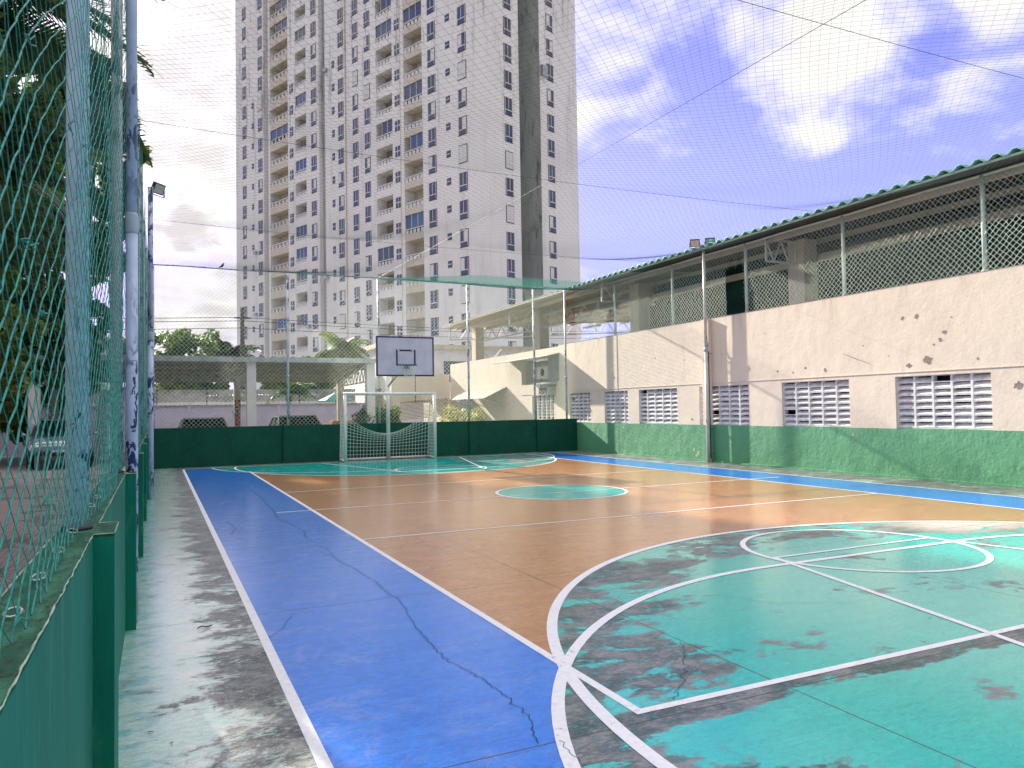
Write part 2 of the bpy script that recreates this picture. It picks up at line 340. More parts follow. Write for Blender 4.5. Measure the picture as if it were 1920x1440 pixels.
    worn_sunlit = t.mix(sunny, conc, (.52, .47, .42))  # bare concrete painted paler where sunlight falls on the near D
    final = t.mix(wear, col, worn_sunlit)
    # joints
    jm = None
    for q in JX:
        e = t.ss(t.math('ABSOLUTE', t.math('SUBTRACT', X, q)), .0065, .0035); jm = e if jm is None else t.math('MAXIMUM', jm, e)
    for q in JY:
        jm = t.math('MAXIMUM', jm, t.ss(t.math('ABSOLUTE', t.math('SUBTRACT', Y, q)), .0065, .0035))
    final = t.mix(t.math('MULTIPLY', jm, .85), final, (.015, .02, .022))
    spk = t.ss(t.noise(P, 60, 2, .5), .73, .77)
    final = t.mix(t.math('MULTIPLY', spk, .5), final, (.05, .05, .05))
    g1 = t.noise(t.mapv(P, (.7, 1.5, 1), loc=(1, 2, 0)), 22, 8, .8, .6); g2 = t.noise(P, 75, 5, .8)
    gg = t.math('ADD', t.math('MULTIPLY', t.math('SUBTRACT', g1, .5), 1.5), t.math('MULTIPLY', t.math('SUBTRACT', g2, .5), 1.0))
    gv = t.math('ADD', 1.0, gg); final = t.vm('SCALE', final, t.math('MAXIMUM', t.math('MINIMUM', gv, 1.22), .55))
    scf = t.ss(t.noise(t.mapv(P, (.35, 2.2, 1), loc=(4, 4, 0)), 7, 9, .8, .8), .64, .70)
    final = t.mix(t.math('MULTIPLY', scf, .45), final, (.06, .06, .06))
    t.put(b.inputs['Base Color'], final)
    rg = t.math('ADD', t.mixf(wear, .22, .45), t.math('MULTIPLY', t.math('SUBTRACT', n_b, .5), .30))
    t.put(b.inputs['Roughness'], rg); b.inputs['Specular IOR Level'].default_value = .5; t.put(b.inputs['Coat Weight'], t.mixf(wear, .6, .12)); t.put(b.inputs['Coat Roughness'], t.math('ADD', .08, t.math('MULTIPLY', g1, .2)))
    bn = t.node('ShaderNodeBump'); bn.inputs['Strength'].default_value = .3; bn.inputs['Distance'].default_value = .006
    h = t.math('SUBTRACT', t.math('ADD', t.math('MULTIPLY', n_f, .5), t.math('MULTIPLY', n_a, .3)), t.math('MULTIPLY', jm, 1.2))
    t.put(bn.inputs['Height'], h); t.l.new(bn.outputs[0], b.inputs['Normal'])
    return m
M['floor'] = floormat()
def linemat():
    m, t, b = new_mat('white_line_paint'); P = posn(t)
    n = t.noise(P, 26, 6, .7); n2 = t.noise(P, 3, 5, .6)
    c = t.mix(t.ss(n, .35, .65), (.82, .82, .86), (.72, .73, .78))
    k = t.math('MULTIPLY', t.ss(n, .56, .66), t.ss(n2, .50, .62))
    t.put(b.inputs['Base Color'], t.mix(t.math('MULTIPLY', k, .7), c, (.16, .17, .18))); b.inputs['Roughness'].default_value = .38
    return m
M['line'] = linemat()
M['crack'] = mat('crack_gap', (.02, .035, .07), None, 3, .9)
M['stripe_g'] = mat('faded_mint_paint', (.35, .55, .45), (.45, .55, .50), 5, .6)

# ------------------------------------------------------------ mesh helpers
class MB:
    def __init__(s): s.v = []; s.f = []; s.m = []
    def add(s, vs, fs, m=0):
        o = len(s.v); s.v += [tuple(p) for p in vs]; s.f += [tuple(i+o for i in f) for f in fs]; s.m += [m]*len(fs)
    def box(s, x0, x1, y0, y1, z0, z1, m=0):
        s.add([(x0,y0,z0),(x1,y0,z0),(x1,y1,z0),(x0,y1,z0),(x0,y0,z1),(x1,y0,z1),(x1,y1,z1),(x0,y1,z1)],
              [(0,3,2,1),(4,5,6,7),(0,1,5,4),(1,2,6,5),(2,3,7,6),(3,0,4,7)], m)
    def obox(s, o, a, b, c, m=0):
        """box spanned by vectors a,b,c from corner o"""
        o, a, b, c = map(Vector, (o, a, b, c))
        s.add([o, o+a, o+a+b, o+b, o+c, o+a+c, o+a+b+c, o+b+c],
              [(0,3,2,1),(4,5,6,7),(0,1,5,4),(1,2,6,5),(2,3,7,6),(3,0,4,7)], m)
    def bar(s, p, q, w_, h_, m=0, up=(0, 0, 1)):
        p, q = Vector(p), Vector(q); d = (q-p).normalized(); up = Vector(up)
        sd_ = d.cross(up)
        if sd_.length < 1e-4: sd_ = d.cross(Vector((1, 0, 0)))
        sd_.normalize(); uu = sd_.cross(d)
        s.obox(p - sd_*w_/2 - uu*h_/2, q-p, sd_*w_, uu*h_, m)
    def tube(s, pts, r, n=8, m=0, cap=True):
        pts = [Vector(p) for p in pts]; k = len(pts); rr = r if isinstance(r, (list, tuple)) else [r]*k
        ref = Vector((0, 0, 1)); vs = []
        for i, p in enumerate(pts):
            d = (pts[min(i+1, k-1)] - pts[max(i-1, 0)]).normalized()
            a = d.cross(ref)
            if a.length < .05: a = d.cross(Vector((1, 0, 0)))
            a.normalize(); bb = d.cross(a)
            for j in range(n):
                th = 2*math.pi*j/n; vs.append(p + (a*math.cos(th) + bb*math.sin(th))*rr[i])
        fs = [(i*n+j, i*n+(j+1) % n, (i+1)*n+(j+1) % n, (i+1)*n+j) for i in range(k-1) for j in range(n)]
        if cap: fs += [tuple(range(n))[::-1], tuple((k-1)*n+j for j in range(n))]
        s.add(vs, fs, m)
    def quad(s, a, b, c, d, m=0): s.add([a, b, c, d], [(0, 1, 2, 3)], m)
    def disc(s, x, y, z, pts, m=0):
        s.add([(x, y, z)] + pts, [(0, i+1, (i+1) % len(pts)+1) for i in range(len(pts))], m)
    def build(s, name, mats, parent=None, smooth=False):
        me = bpy.data.meshes.new(name); me.from_pydata([tuple(p) for p in s.v], [], s.f)
        if not isinstance(mats, (list, tuple)): mats = [mats]
        for mm in mats: me.materials.append(mm)
        if len(mats) > 1: me.polygons.foreach_set('material_index', s.m)
        if smooth: me.polygons.foreach_set('use_smooth', [True]*len(me.polygons))
        me.update(); o = bpy.data.objects.new(name, me); C.objects.link(o)
        if parent: o.parent = parent; o.matrix_parent_inverse = Matrix.Identity(4); 
        if parent: o.location = -Vector(PIV.get(parent.name, (0, 0, 0)))
        return o
PIV = {}
def npmesh(name, V, F, mats, parent=None, mi=None, smooth=False):
    """fast mesh from numpy arrays, all faces with F.shape[1] corners"""
    me = bpy.data.meshes.new(name); k = F.shape[1]
    me.vertices.add(len(V)); me.vertices.foreach_set('co', V.astype(np.float32).ravel())
    me.loops.add(F.size); me.loops.foreach_set('vertex_index', F.astype(np.int32).ravel())
    me.polygons.add(len(F)); me.polygons.foreach_set('loop_start', np.arange(0, F.size, k, dtype=np.int32))
    me.polygons.foreach_set('loop_total', np.full(len(F), k, dtype=np.int32))
    if not isinstance(mats, (list, tuple)): mats = [mats]
    for mm in mats: me.materials.append(mm)
    if mi is not None: me.polygons.foreach_set('material_index', mi.astype(np.int32))
    if smooth: me.polygons.foreach_set('use_smooth', np.ones(len(F), dtype=bool))
    me.update(calc_edges=True); me.validate()
    o = bpy.data.objects.new(name, me); C.objects.link(o)
    if parent: o.parent = parent; o.location = -Vector(PIV.get(parent.name, (0, 0, 0)))
    return o
def tag(o, label=None, cat=None, group=None, kind=None):
    if label: o['label'] = label
    if cat: o['category'] = cat
    if group: o['group'] = group
    if kind: o['kind'] = kind
    return o
def empty(name, label, cat, loc=(0, 0, 0), group=None):
    """children are modelled in world coordinates and shifted back by the pivot"""
    o = bpy.data.objects.new(name, None); C.objects.link(o); o.location = loc; o.empty_display_size = .2
    PIV[o.name] = tuple(loc); return tag(o, label, cat, group)
def copy_tree(o, parent=None):
    c = o.copy(); C.objects.link(c); c.parent = parent
    for ch in o.children: copy_tree(ch, c)
    return c
ORD = ['nearest', 'second', 'third', 'fourth', 'fifth', 'sixth', 'seventh', 'eighth', 'ninth']

def net(name, o, eu, ev, U, V, du, dv, r, mt, parent=None, zf=None, jit=.006, sides=3, skip=None, r2=None):
    """diamond mesh net: knots on a staggered grid, twine between them"""
    o, eu, ev = (np.array(a, float) for a in (o, eu, ev))
    nu, nv = int(U/du*2)+1, int(V/dv*2)+1
    I, J = np.meshgrid(np.arange(nu), np.arange(nv), indexing='ij'); ok = (I+J) % 2 == 0
    P = o + I[..., None]*du/2*eu + J[..., None]*dv/2*ev + rng.normal(0, jit, (nu, nv, 3))
    if zf is not None: P = zf(P)
    E = []
    for dj in (1, -1):
        i0, j0 = np.nonzero(ok[:-1, :]); j1 = j0+dj; s = (j1 >= 0) & (j1 < nv)
        i0, j0, j1 = i0[s], j0[s], j1[s]; E.append((P[i0, j0], P[i0+1, j1]))
    A = np.concatenate([e[0] for e in E]); B = np.concatenate([e[1] for e in E])
    if r2: r = np.concatenate([np.full(len(E[0][0]), r), np.full(len(E[1][0]), r2)])[:, None]
    if skip is not None:
        keep = ~skip((A+B)/2); A, B = A[keep], B[keep]
    return twine(name, A, B, r, mt, parent, sides)
def twine(name, A, B, r, mt, parent=None, sides=3):
    d = B-A; d /= np.linalg.norm(d, axis=1)[:, None]+1e-9
    ref = np.where(np.abs(d[:, 2:3]) > .9, np.array([[1., 0, 0]]), np.array([[0, 0, 1.]]))
    a = np.cross(d, ref); a /= np.linalg.norm(a, axis=1)[:, None]; b = np.cross(d, a)
    n = len(A); V = np.empty((n, 2*sides, 3))
    for k in range(sides):
        th = 2*np.pi*k/sides; off = (a*np.cos(th)+b*np.sin(th))*r
        V[:, k] = A+off; V[:, sides+k] = B+off
    base = (np.arange(n)*2*sides)[:, None]
    F = np.concatenate([base+np.array([[k, (k+1) % sides, sides+(k+1) % sides, sides+k]]) for k in range(sides)])
    return npmesh(name, V.reshape(-1, 3), F, mt, parent)

# ============================================================ SETTING
FWY = 23.7      # court face of the far wall
RWX = 13.7      # court face of the right wall
RZ = 5.80       # top rail height
mb = MB(); S = 1500
mb.box(-S, S, -S, S, -.6, -.012); g = mb.build('ground', M['ground']); tag(g, kind='structure')
# court slab: thin sheet 8 mm above the ground sheet
mb = MB(); mb.box(-.36, RWX+.1, -4, FWY+.2, -.011, 0); fl = mb.build('court_floor', M['floor']); tag(fl, kind='structure')

LZ = .003
mb = MB()
def strip(pts, wd, z=LZ, closed=False):
    pts = [Vector((p[0], p[1], 0)) for p in pts]; k = len(pts); L = []; Rr = []
    for i in range(k):
        a = pts[i-1] if (i or closed) else pts[i]; b = pts[(i+1) % k] if (i < k-1 or closed) else pts[i]
        d = (b-a).normalized(); n = Vector((-d.y, d.x, 0))
        mlt = 1
        if 0 < i < k-1 or closed:
            d1 = (pts[i]-a).normalized(); mlt = 1/max(.5, abs(Vector((-d1.y, d1.x, 0)).dot(n)))
        L.append(pts[i]+n*wd/2*mlt); Rr.append(pts[i]-n*wd/2*mlt)
    vs = [(p.x, p.y, z) for p in L]+[(p.x, p.y, z) for p in Rr]
    fs = [(i, (i+1) % k, k+(i+1) % k, k+i)[::-1] for i in range(k if closed else k-1)]
    return vs, fs
_lz = [0.0018]
def line(pts, wd=.055, closed=False):
    _lz[0] += .00012
    vs, fs = strip(pts, wd, _lz[0], closed); mb.add(vs, fs)
def arc(cx, cy, r, a0, a1, n=64): return [(cx+r*math.cos(R(a0+(a1-a0)*i/n)), cy+r*math.sin(R(a0+(a1-a0)*i/n))) for i in range(n+1)]
line([(XL0, -4), (XL0, 22.98)], .06); line([(XR0, -4), (XR0, 22.98)], .05)
line([(XL1, YN), (XL1, YF)], .055); line([(XR1, -.5), (XR1, YF)], .055)
line([(XL1-.027, YN), (XR1+.5, YN)], .055); line([(XL0, 22.98), (XR0, 22.98)], .05)
line([(XL1, 9.03), (XR1, 9.03)], .045); line([(1.66, 12.12), (5.5, 12.12)], .045); line([(7.9, 12.12), (11.9, 12.12)], .045); line([(5.5, 12.12), (7.9, 12.12)], .03)
line([(XL1, 15.07), (XR1, 15.07)], .045)
line(arc(CX, 2.55, 4.67, 215, -35, 120), .075)
d2 = arc(5.27, 1.66, 3.86, 215, 90, 50) + arc(7.98, 1.66, 3.86, 90, -35, 50); line(d2, .07)
line(arc(6.72, 12.25, 1.19, 0, 360, 72)[:-1], .055, True)
line(arc(6.74, 5.76, 1.18, 0, 360, 72)[:-1], .06, True)
line([(4.55, 1.5), (4.99, YN), (5.60, 5.80)], .055); line([(8.85, 1.5), (8.45, YN), (7.88, 5.80)], .055); line([(5.57, 5.80), (7.91, 5.80)], .045)
line(arc(CX, 22.1, 4.67, 169, 371, 110), .06)
d3 = arc(5.27, 23.0, 3.86, 180, 270, 40) + arc(7.98, 23.0, 3.86, 270, 360, 40); line(d3, .05)
line([(4.45, 22.95), (5.55, 18.45), (7.75, 18.45), (8.85, 22.95)], .05)
line(arc(6.72, 18.75, 1.18, 0, 360, 60)[:-1], .045, True)
tag(mb.build('court_lines', M['line'], fl))
# cracks, thin dark ribbons
mb = MB()
def crack(pts, wd=.006):
    q = [Vector((x, y, 0)) for x, y in pts]; out = []
    for a, b in zip(q, q[1:]):
        n = max(2, int((b-a).length/.03))
        for i in range(n): out.append(a.lerp(b, i/n))
    out.append(q[-1])
    for i in range(1, len(out)-1): out[i] += Vector((random.gauss(0, .011), random.gauss(0, .006), 0))
    vs, fs = strip([(p.x, p.y) for p in out], wd, .0048); mb.add(vs, fs)
crack([(1.71,17.17),(1.7,14.53),(1.66,12.59),(1.59,11.49),(1.68,10.58),(1.72,10.03),(1.65,9.48)], .006)
crack([(1.72,8.84),(1.71,8.31),(1.68,8.05),(1.74,7.5),(1.77,6.92),(1.78,6.62),(1.76,6.44),(1.78,5.96),(1.75,5.74),(1.67,5.33),(1.64,4.9),(1.6,4.48),(1.65,4.24),(1.69,3.87),(1.69,3.5),(1.58,3.15)], .0042)
crack([(3.09,4.06),(3.0,3.9),(2.8,3.64),(2.65,3.46),(2.54,3.37),(2.45,3.29)], .003)
crack([(.94,6.02),(.81,5.64),(.69,5.42)], .003); crack([(1.68,3.13),(1.66,2.9)], .003); crack([(.9, 11.6), (.95, 10.8), (.84, 10.2)], .006)
crack([(4.1, 4.9), (4.3, 4.5), (4.9, 4.2)], .003)
mb.build('cracks', M['crack'], fl)

# ------------------------------------------------------------ left wall with pilasters, edge, eye hooks
WX0, WX1 = -.335, -.205; WH = 1.12; PY = [3.23 + 3.045*k for k in range(0, 7)]; PY = [.185] + PY
t = empty('low_wall', 'green painted low wall with pilasters along the left side of the court', 'wall', (-.27, 0, 0))
mb = MB(); mb.box(WX0, WX1, -4, FWY+.14, -.01, WH-.012); mb.build('wall', M['green_l'], t)
mb = MB(); mb.box(WX0+.003, WX1-.003, -4, FWY+.13, WH-.012, WH); mb.build('coping', M['green_top'], t)
for y in PY:
    mb = MB(); mb.box(WX1, -.138, y-.16, y+.16, -.01, WH-.013); mb.build('pilaster', M['green_l'], t)
    mb = MB(); mb.box(WX1-.002, -.140, y-.158, y+.158, WH-.013, WH-.001); mb.build('pilaster_cap', M['green_top'], t)
# pale chipped edge following the top arris
mb = MB(); px = WX1; seq = []
ys = [-1.0]
for y in PY: seq += [(WX1, y-.16), (-.138, y-.16), (-.138, y+.16), (WX1, y+.16)]
seq = [(WX1, -4)] + seq + [(WX1, FWY)]
full = []
for a, b in zip(seq, seq[1:]):
    n = max(1, int(math.hypot(b[0]-a[0], b[1]-a[1])/.035))
    for i in range(n):
        f_ = i/n; full.append((a[0]+(b[0]-a[0])*f_ + random.uniform(-.002, .0012), a[1]+(b[1]-a[1])*f_, WH + random.uniform(-.004, .001)))
full.append((*seq[-1], WH))
mb.tube(full, [.0019+random.uniform(-.0009, .0012) for _ in full], 4); mb.build('chipped_edge', M['edge'], t)
mb = MB(); full = [(WX0+.004+random.uniform(-.002, .002), -4+i*.07, WH+random.uniform(-.002, .002)) for i in range(395)]
mb.tube(full, [.0025+random.uniform(-.001, .0012) for _ in full], 4); mb.build('outer_edge', M['edge'], t)
hook = None
for i in range(36):
    y = 1.86 + .41*i + random.uniform(-.03, .03)
    if hook is None:
        mb = MB(); mb.tube([(.016*math.cos(a*math.pi/6), .016*math.sin(a*math.pi/6), .012+.006*math.sin(a*math.pi/6)) for a in range(13)], .0032, 5)
        hook = mb.build('eye_hook', M['metal'], t, True); h = hook
    else: h = hook.copy(); C.objects.link(h)
    h.location = Vector((-.272, y, WH+.001)) - Vector(PIV[t.name]); h.rotation_euler = (0, 0, random.uniform(-.7, .7))

# left fence posts on the wall
ol = ['nearest', 'second nearest', 'third nearest', 'fourth nearest', 'fifth nearest', 'sixth nearest', 'farthest']
for i, y in enumerate(PY[1:]):
    t = empty('fence_post', f'pale blue round steel post on the left wall, {ol[i]} of its row', 'fence post', (-.268, y, WH), 'posts standing on the left wall')
    mb = MB(); mb.tube([(-.268, y, WH), (-.268, y, RZ)], .039, 20); mb.build('pole', M['peel_light'] if i == 0 else M['peel_white'], t, True)
    mb = MB(); mb.tube([(-.268, y, WH), (-.268, y, WH+.012)], .052, 16, 0); mb.build('base_ring', M['black'], t, True)
    mb = MB(); mb.tube([(-.268, y, RZ), (-.268, y, RZ+.03)], .043, 16); mb.build('cap', M['cap'], t, True)
t = empty('top_rail', 'thin steel top rail of the left net fence', 'rail', (-.268, 0, RZ))
mb = MB(); mb.tube([(-.268, y, RZ+.0) for y in np.linspace(-3, FWY+.05, 20)], .014, 8); mb.build('rail', M['peel_white'], t, True)

# green rope net of the left fence
def zl(P):
    P = P.copy(); y, z = P[..., 1], P[..., 2]
    P[..., 0] += .012*np.sin(y*1.7+z*.8) + .01*np.sin(y*4.1)*np.sin(z*2)
    P[..., 2] += .022*np.sin(y*2.3) * (1-(z-WH)/5) + .02*np.sin(z*5+y)
    P[..., 1] += .016*np.sin(z*3.1+y*.7)
    return P
tn = empty('rope_net', 'teal rope net hung along the left fence above the green wall', 'net', (-.235, 0, WH))
net('near_mesh', (-.225, .2, WH+.02), (0, 1, 0), (0, 0, 1), 6.1, RZ-WH-.02, .115, .0785, .0021, M['rope_g'], tn, zl, .0016, 4, None, .0009)
net('far_mesh', (-.225, 6.3, WH+.02), (0, 1, 0), (0, 0, 1), 17.3, RZ-WH-.02, .115, .0785, .0017, M['rope_g'], tn, zl, .002, 3, None, .0011)
# loose ties and torn ends
mb = MB()
for (y, z) in [(1.72, 1.62), (1.60, 1.86), (1.85, 1.76), (2.1, 2.6), (1.55, 1.18), (1.9, 1.35), (2.4, 2.35), (1.63, 2.25), (3.9, 1.5), (4.6, 2.0)]:
    for k in range(3):
        p = Vector((-.222, y, z)); q = p + Vector((random.uniform(0, .02), random.uniform(.02, .07), random.uniform(-.02, .02)))
        mb.tube([p, p.lerp(q, .5)+Vector((0, 0, random.uniform(-.012, .012))), q], .0016, 4)
    mb.build('loose_tie', M['rope_g'], tn, True); mb = MB()

# tall floor-standing poles at left
def tall_pole(y, x, label, top=RZ+.35, r=.042, lamp=False, m=None):
    t = empty('light_pole' if lamp else 'net_pole', label, 'pole', (x, y, 0))
    mb = MB(); mb.tube([(x, y, 0), (x, y, 2.9)], r, 20); mb.build('lower_pole', m or M['peel_blue'], t, True)
    mb = MB(); mb.tube([(x, y, 2.9), (x, y, 2.92), (x, y, 3.04), (x, y, 3.06)], [r*.9, r*1.09, r*1.09, r*.9], 20)
    mb.build('collar', M['cap'], t, True)
    mb = MB(); mb.tube([(x, y, 3.04), (x, y, top)], r*.9, 20); mb.build('upper_pole', m or M['peel_blue'], t, True)
    return t
tall_pole(6.33, -.170, 'tall peeling blue and white pole standing on the court floor nearest the camera', RZ+.5, .0425)
FLP = (-.105, 15.4)
t = tall_pole(FLP[1], FLP[0], 'tall peeling white pole with a floodlight on top, at the left court edge', 5.75, .05, True, M['peel_blue'])

def floodlight(x, y, z, face, tilt, label, mountx=0):
    t = empty('floodlight', label, 'floodlight', (x, y, z), None)
    f_ = Vector(face).normalized(); s_ = Vector((0, 0, 1)).cross(f_).normalized(); u = f_.cross(s_)
    c_ = math.cos(R(tilt)); s2 = math.sin(R(tilt)); f2 = f_*c_ - Vector((0, 0, 1))*s2; u = f2.cross(s_)
    if u.z < 0: u = -u
    o = Vector((x, y, z+.12)); mb = MB()
    mb.obox(o-s_*.13-u*.10-f2*.03, s_*.26, u*.20, f2*.05)
    for k in range(7): mb.obox(o-s_*(.11-.034*k)-u*.09-f2*.06, s_*.008, u*.18, f2*.03)
    mb.build('housing', M['black'], t)
    mb = MB(); mb.obox(o-s_*.11-u*.08+f2*.021, s_*.22, u*.16, f2*.004); mb.build('lens', M['glassl'], t)
    mb = MB(); b0 = Vector((x, y, z-.02)); mb.bar(b0-s_*.14, b0+s_*.14, .03, .006)
    for k in (-1, 1): mb.bar(b0+s_*.14*k, o+s_*.14*k, .006, .03)
    mb.build('bracket', M['metal'], t); return t
floodlight(.03, 15.4, 5.62, (.75, -.7, 0), 25, 'grey floodlight clamped near the top of the tall left pole')

# ------------------------------------------------------------ far wall, posts, rail and net
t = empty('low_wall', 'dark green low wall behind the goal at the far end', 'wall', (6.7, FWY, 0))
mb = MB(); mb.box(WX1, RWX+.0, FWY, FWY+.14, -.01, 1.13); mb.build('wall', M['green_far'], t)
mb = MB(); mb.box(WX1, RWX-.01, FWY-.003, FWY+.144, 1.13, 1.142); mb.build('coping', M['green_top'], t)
for x0 in (3.45, 6.45, 9.5, 12.05):
    mb = MB(); mb.box(x0, x0+.34, FWY-.06, FWY, -.01, 1.129); mb.build('pilaster', M['green_far'], t)
FPX = [(-.10, 'at the left corner'), (3.62, 'left of the goal'), (6.46, 'behind the backboard'), (9.55, 'right of the goal'), (12.05, 'before the pink annex'), (13.32, 'at the right corner')]
for x, lb in FPX:
    if x > 13: zz0 = 1.14
    t = empty('fence_post', f'thin peeling white post on the far wall {lb}', 'fence post', (x, FWY+.07, 1.14), 'posts standing on the far wall')
    mb = MB(); mb.tube([(x, FWY+.07, 1.14), (x, FWY+.07, RZ)], .037, 14); mb.build('pole', M['peel_white'], t, True)
    mb = MB(); mb.tube([(x, FWY+.07, 2.6), (x, FWY+.07, 2.68)], .045, 12); mb.build('clamp', M['cap'], t, True)
t = empty('top_rail', 'thin sagging top rail across the far end of the court', 'rail', (6.6, FWY+.07, RZ))
mb = MB(); mb.tube([(x, FWY+.07, RZ+.02+.012*math.sin(x*2.1)) for x in np.linspace(-.25, 13.3, 30)], .020, 8); mb.build('rail', M['peel_white'], t, True)
mb = MB()
for i in range(150):
    x = 2.6+i*.072; mb.tube([(x, FWY+.05, RZ+.04), (x+.02, FWY+.04, RZ-.02), (x+.05, FWY+.06, RZ+.03)], .008, 4)
mb.build('net_lashing', M['rope_g'], t)
tn = empty('rope_net', 'diamond mesh net hung across the far end behind the goal', 'net', (6.6, FWY+.07, 1.15))
net('mesh', (-.1, FWY+.06, 1.15), (1, 0, 0), (0, 0, 1), 13.4, RZ-1.16, .125, .125, .0042, M['rope_chain'], tn, None, .006, 3)
# small bird perched on the rail
t = empty('bird', 'small dark bird perched on the far top rail', 'bird', (1.75, FWY+.07, RZ+.03))
mb = MB(); bx, by, bz = 1.75, FWY+.07, RZ+.04
mb.tube([(bx-.07, by, bz+.015), (bx-.05, by, bz+.03), (bx, by, bz+.06), (bx+.03, by, bz+.10), (bx+.035, by, bz+.135), (bx+.05, by, bz+.15)], [.006, .02, .036, .028, .022, .006], 10)
mb.tube([(bx+.05, by, bz+.145), (bx+.075, by, bz+.14)], [.007, .001], 6)
mb.tube([(bx-.05, by, bz+.03), (bx-.12, by, bz-.01)], [.014, .006], 6)
for k in (-.01, .01): mb.tube([(bx, by+k, bz+.03), (bx, by+k, bz-.015)], .003, 5)
mb.build('body', M['black'], t, True)

# ------------------------------------------------------------ football goal
GX0, GX1, GY, GH, GB = 5.12, 7.96, 22.72, 2.06, 23.42
t = empty('football_goal', 'white futsal goal with white net in front of the far wall', 'goal', (6.54, GY, 0))
for x in (GX0, GX1):
    mb = MB(); mb.tube([(x, GY, 0), (x, GY, GH)], .047, 16); mb.build('goal_post', M['white'], t, True)
mb = MB(); mb.tube([(GX0-.047, GY, GH), (GX1+.047, GY, GH)], .046, 16); mb.build('crossbar', M['white'], t, True)
mb = MB(); mb.tube([(GX0-.02, GB, .05), (GX1-.02, GB, .05)], .038, 12); mb.build('ground_bar', M['white'], t, True)
for x in (GX0-.02, GX1-.02):
    mb = MB(); mb.tube([(x, GY, .05), (x, GB, .05)], .03, 12)
    mb.tube([(x, GY, GH-.05)] + [(x, GY+.42*math.sin(R(a)), GH-.05-.42*(1-math.cos(R(a)))) for a in (20, 45, 70)] + [(x, GY+.52, 1.35), (x, GB, .05)], .014, 8)
    mb.build('side_frame', M['white'], t, True)
# net: hangs from the crossbar, back sheet sags; sides close it
A = []; B = []
def gp(u, v):   # u 0..1 across, v 0..1 from the hoop down to the ground
    d = math.sin(math.pi*u); z = (1.50 - .75*d*(1-v)*.9)*(1-v) + .06*v
    y = GY + .50 + (GB-.02-GY-.50)*v**.8 + .05*math.sin(9*u)*(v)*(1-v)
    return (GX0-.02+(GX1-GX0)*u, y, max(.05, z + .0))
nu, nv = 27, 11
for i in range(nu+1):
    for j in range(nv+1):
        if i < nu: A.append(gp(i/nu, j/nv)); B.append(gp((i+1)/nu, j/nv))
        if j < nv: A.append(gp(i/nu, j/nv)); B.append(gp(i/nu, (j+1)/nv))
for x in (GX0-.02, GX1-.02):
    for j in range(13):
        for i in range(7):
            z = .06+j*.105; y0, y1 = GY+.03, (GY+.52 + (GB-GY-.52)*(1-min(1, z/1.35)))
            f0, f1 = i/7, (i+1)/7; A.append((x, y0+(y1-y0)*f0, z)); B.append((x, y0+(y1-y0)*f1, z))
            if j < 12:
                z2 = z+.105; y2 = (GY+.52 + (GB-GY-.52)*(1-min(1, z2/1.35))); A.append((x, y0+(y1-y0)*f0, z)); B.append((x, y0+(y2-y0)*f0, z2))
twine('goal_net', np.array(A, float), np.array(B, float), .0055, M['rope_w'], t, 4)

# ------------------------------------------------------------ basketball hoop
BX0, BX1, BY, BZ0, BZ1 = 5.79, 7.56, 21.6, 2.55, 3.73
t = empty('basketball_hoop', 'wall side basketball stand with pale backboard, rim and white post', 'basketball hoop', (6.65, 23.4, 0))
mb = MB(); mb.tube([(6.62, 23.35, 0), (6.62, 23.35, 3.35)], .062, 16); mb.build('post', M['white'], t, True)
mb = MB()
for z in (2.75, 3.35): mb.bar((6.62, 23.35, z), (6.62, BY+.05, z), .05, .06)
mb.bar((6.62, 23.30, 2.3), (6.62, BY+.4, 2.74), .04, .05)
for k in (-1, 1): mb.bar((6.62, 22.5, 3.33), (6.62+.6*k, BY+.04, 3.33), .03, .04)
mb.build('support_arm', M['metal'], t)
mb = MB(); mb.box(BX0+.03, BX1-.03, BY, BY+.035, BZ0+.03, BZ1-.03); bd = mb.build('backboard', M['boardw'], t)
def sheet(bmx, x0, x1, z0, z1, wd, y):
    bmx.box(x0, x1, y, y+.05, z1-wd, z1); bmx.box(x0, x1, y, y+.05, z0, z0+wd); bmx.box(x0, x0+wd, y, y+.05, z0+wd, z1-wd); bmx.box(x1-wd, x1, y, y+.05, z0+wd, z1-wd)
mb = MB(); sheet(mb, BX0, BX1, BZ0, BZ1, .045, BY-.004); mb.build('border', M['navy'], bd)
mb = MB(); x0, x1, z0, z1 = 6.385, 6.985, 2.87, 3.34
for a in ((x0, x1, z1-.05, z1), (x0, x1, z0, z0+.03), (x0, x0+.05, z0+.03, z1-.05), (x1-.05, x1, z0+.03, z1-.05)): mb.box(a[0], a[1], BY-.004, BY, a[2], a[3])
mb.build('target_square', M['navy'], bd)
mb = MB()
for xx in (6.46, 6.90): mb.box(xx-.03, xx+.03, BY-.006, BY-.004, 3.30, 3.335)
mb.build('tape', M['rope_w'], bd)
rc = (6.685, BY-.33, 2.86)
mb = MB(); mb.tube([(rc[0]+.225*math.cos(R(a)), rc[1]+.225*math.sin(R(a)), rc[2]) for a in range(0, 361, 12)], .011, 8)
mb.box(6.58, 6.79, BY-.012, BY-.004, 2.76, 2.88); mb.bar((6.685, BY, 2.84), (6.685, BY-.11, 2.85), .14, .02); mb.bar((6.685, BY, 2.78), (6.685, BY-.12, 2.85), .03, .01)
mb.build('rim', M['navy'], t, False)
A = []; B = []
for j in range(6):
    for i in range(12):
        f0, f1 = j/6, (j+1)/6; ra, rb = .225-.09*f0**.7, .225-.09*f1**.7; o = (j % 2)*.5
        p = lambda k, rr, f_: (rc[0]+rr*math.cos(k*math.pi/6), rc[1]+rr*math.sin(k*math.pi/6), rc[2]-.36*f_)
        A += [p(i+o, ra, f0)]*2; B += [p(i+o+.5, rb, f1), p(i+o-.5, rb, f1)]
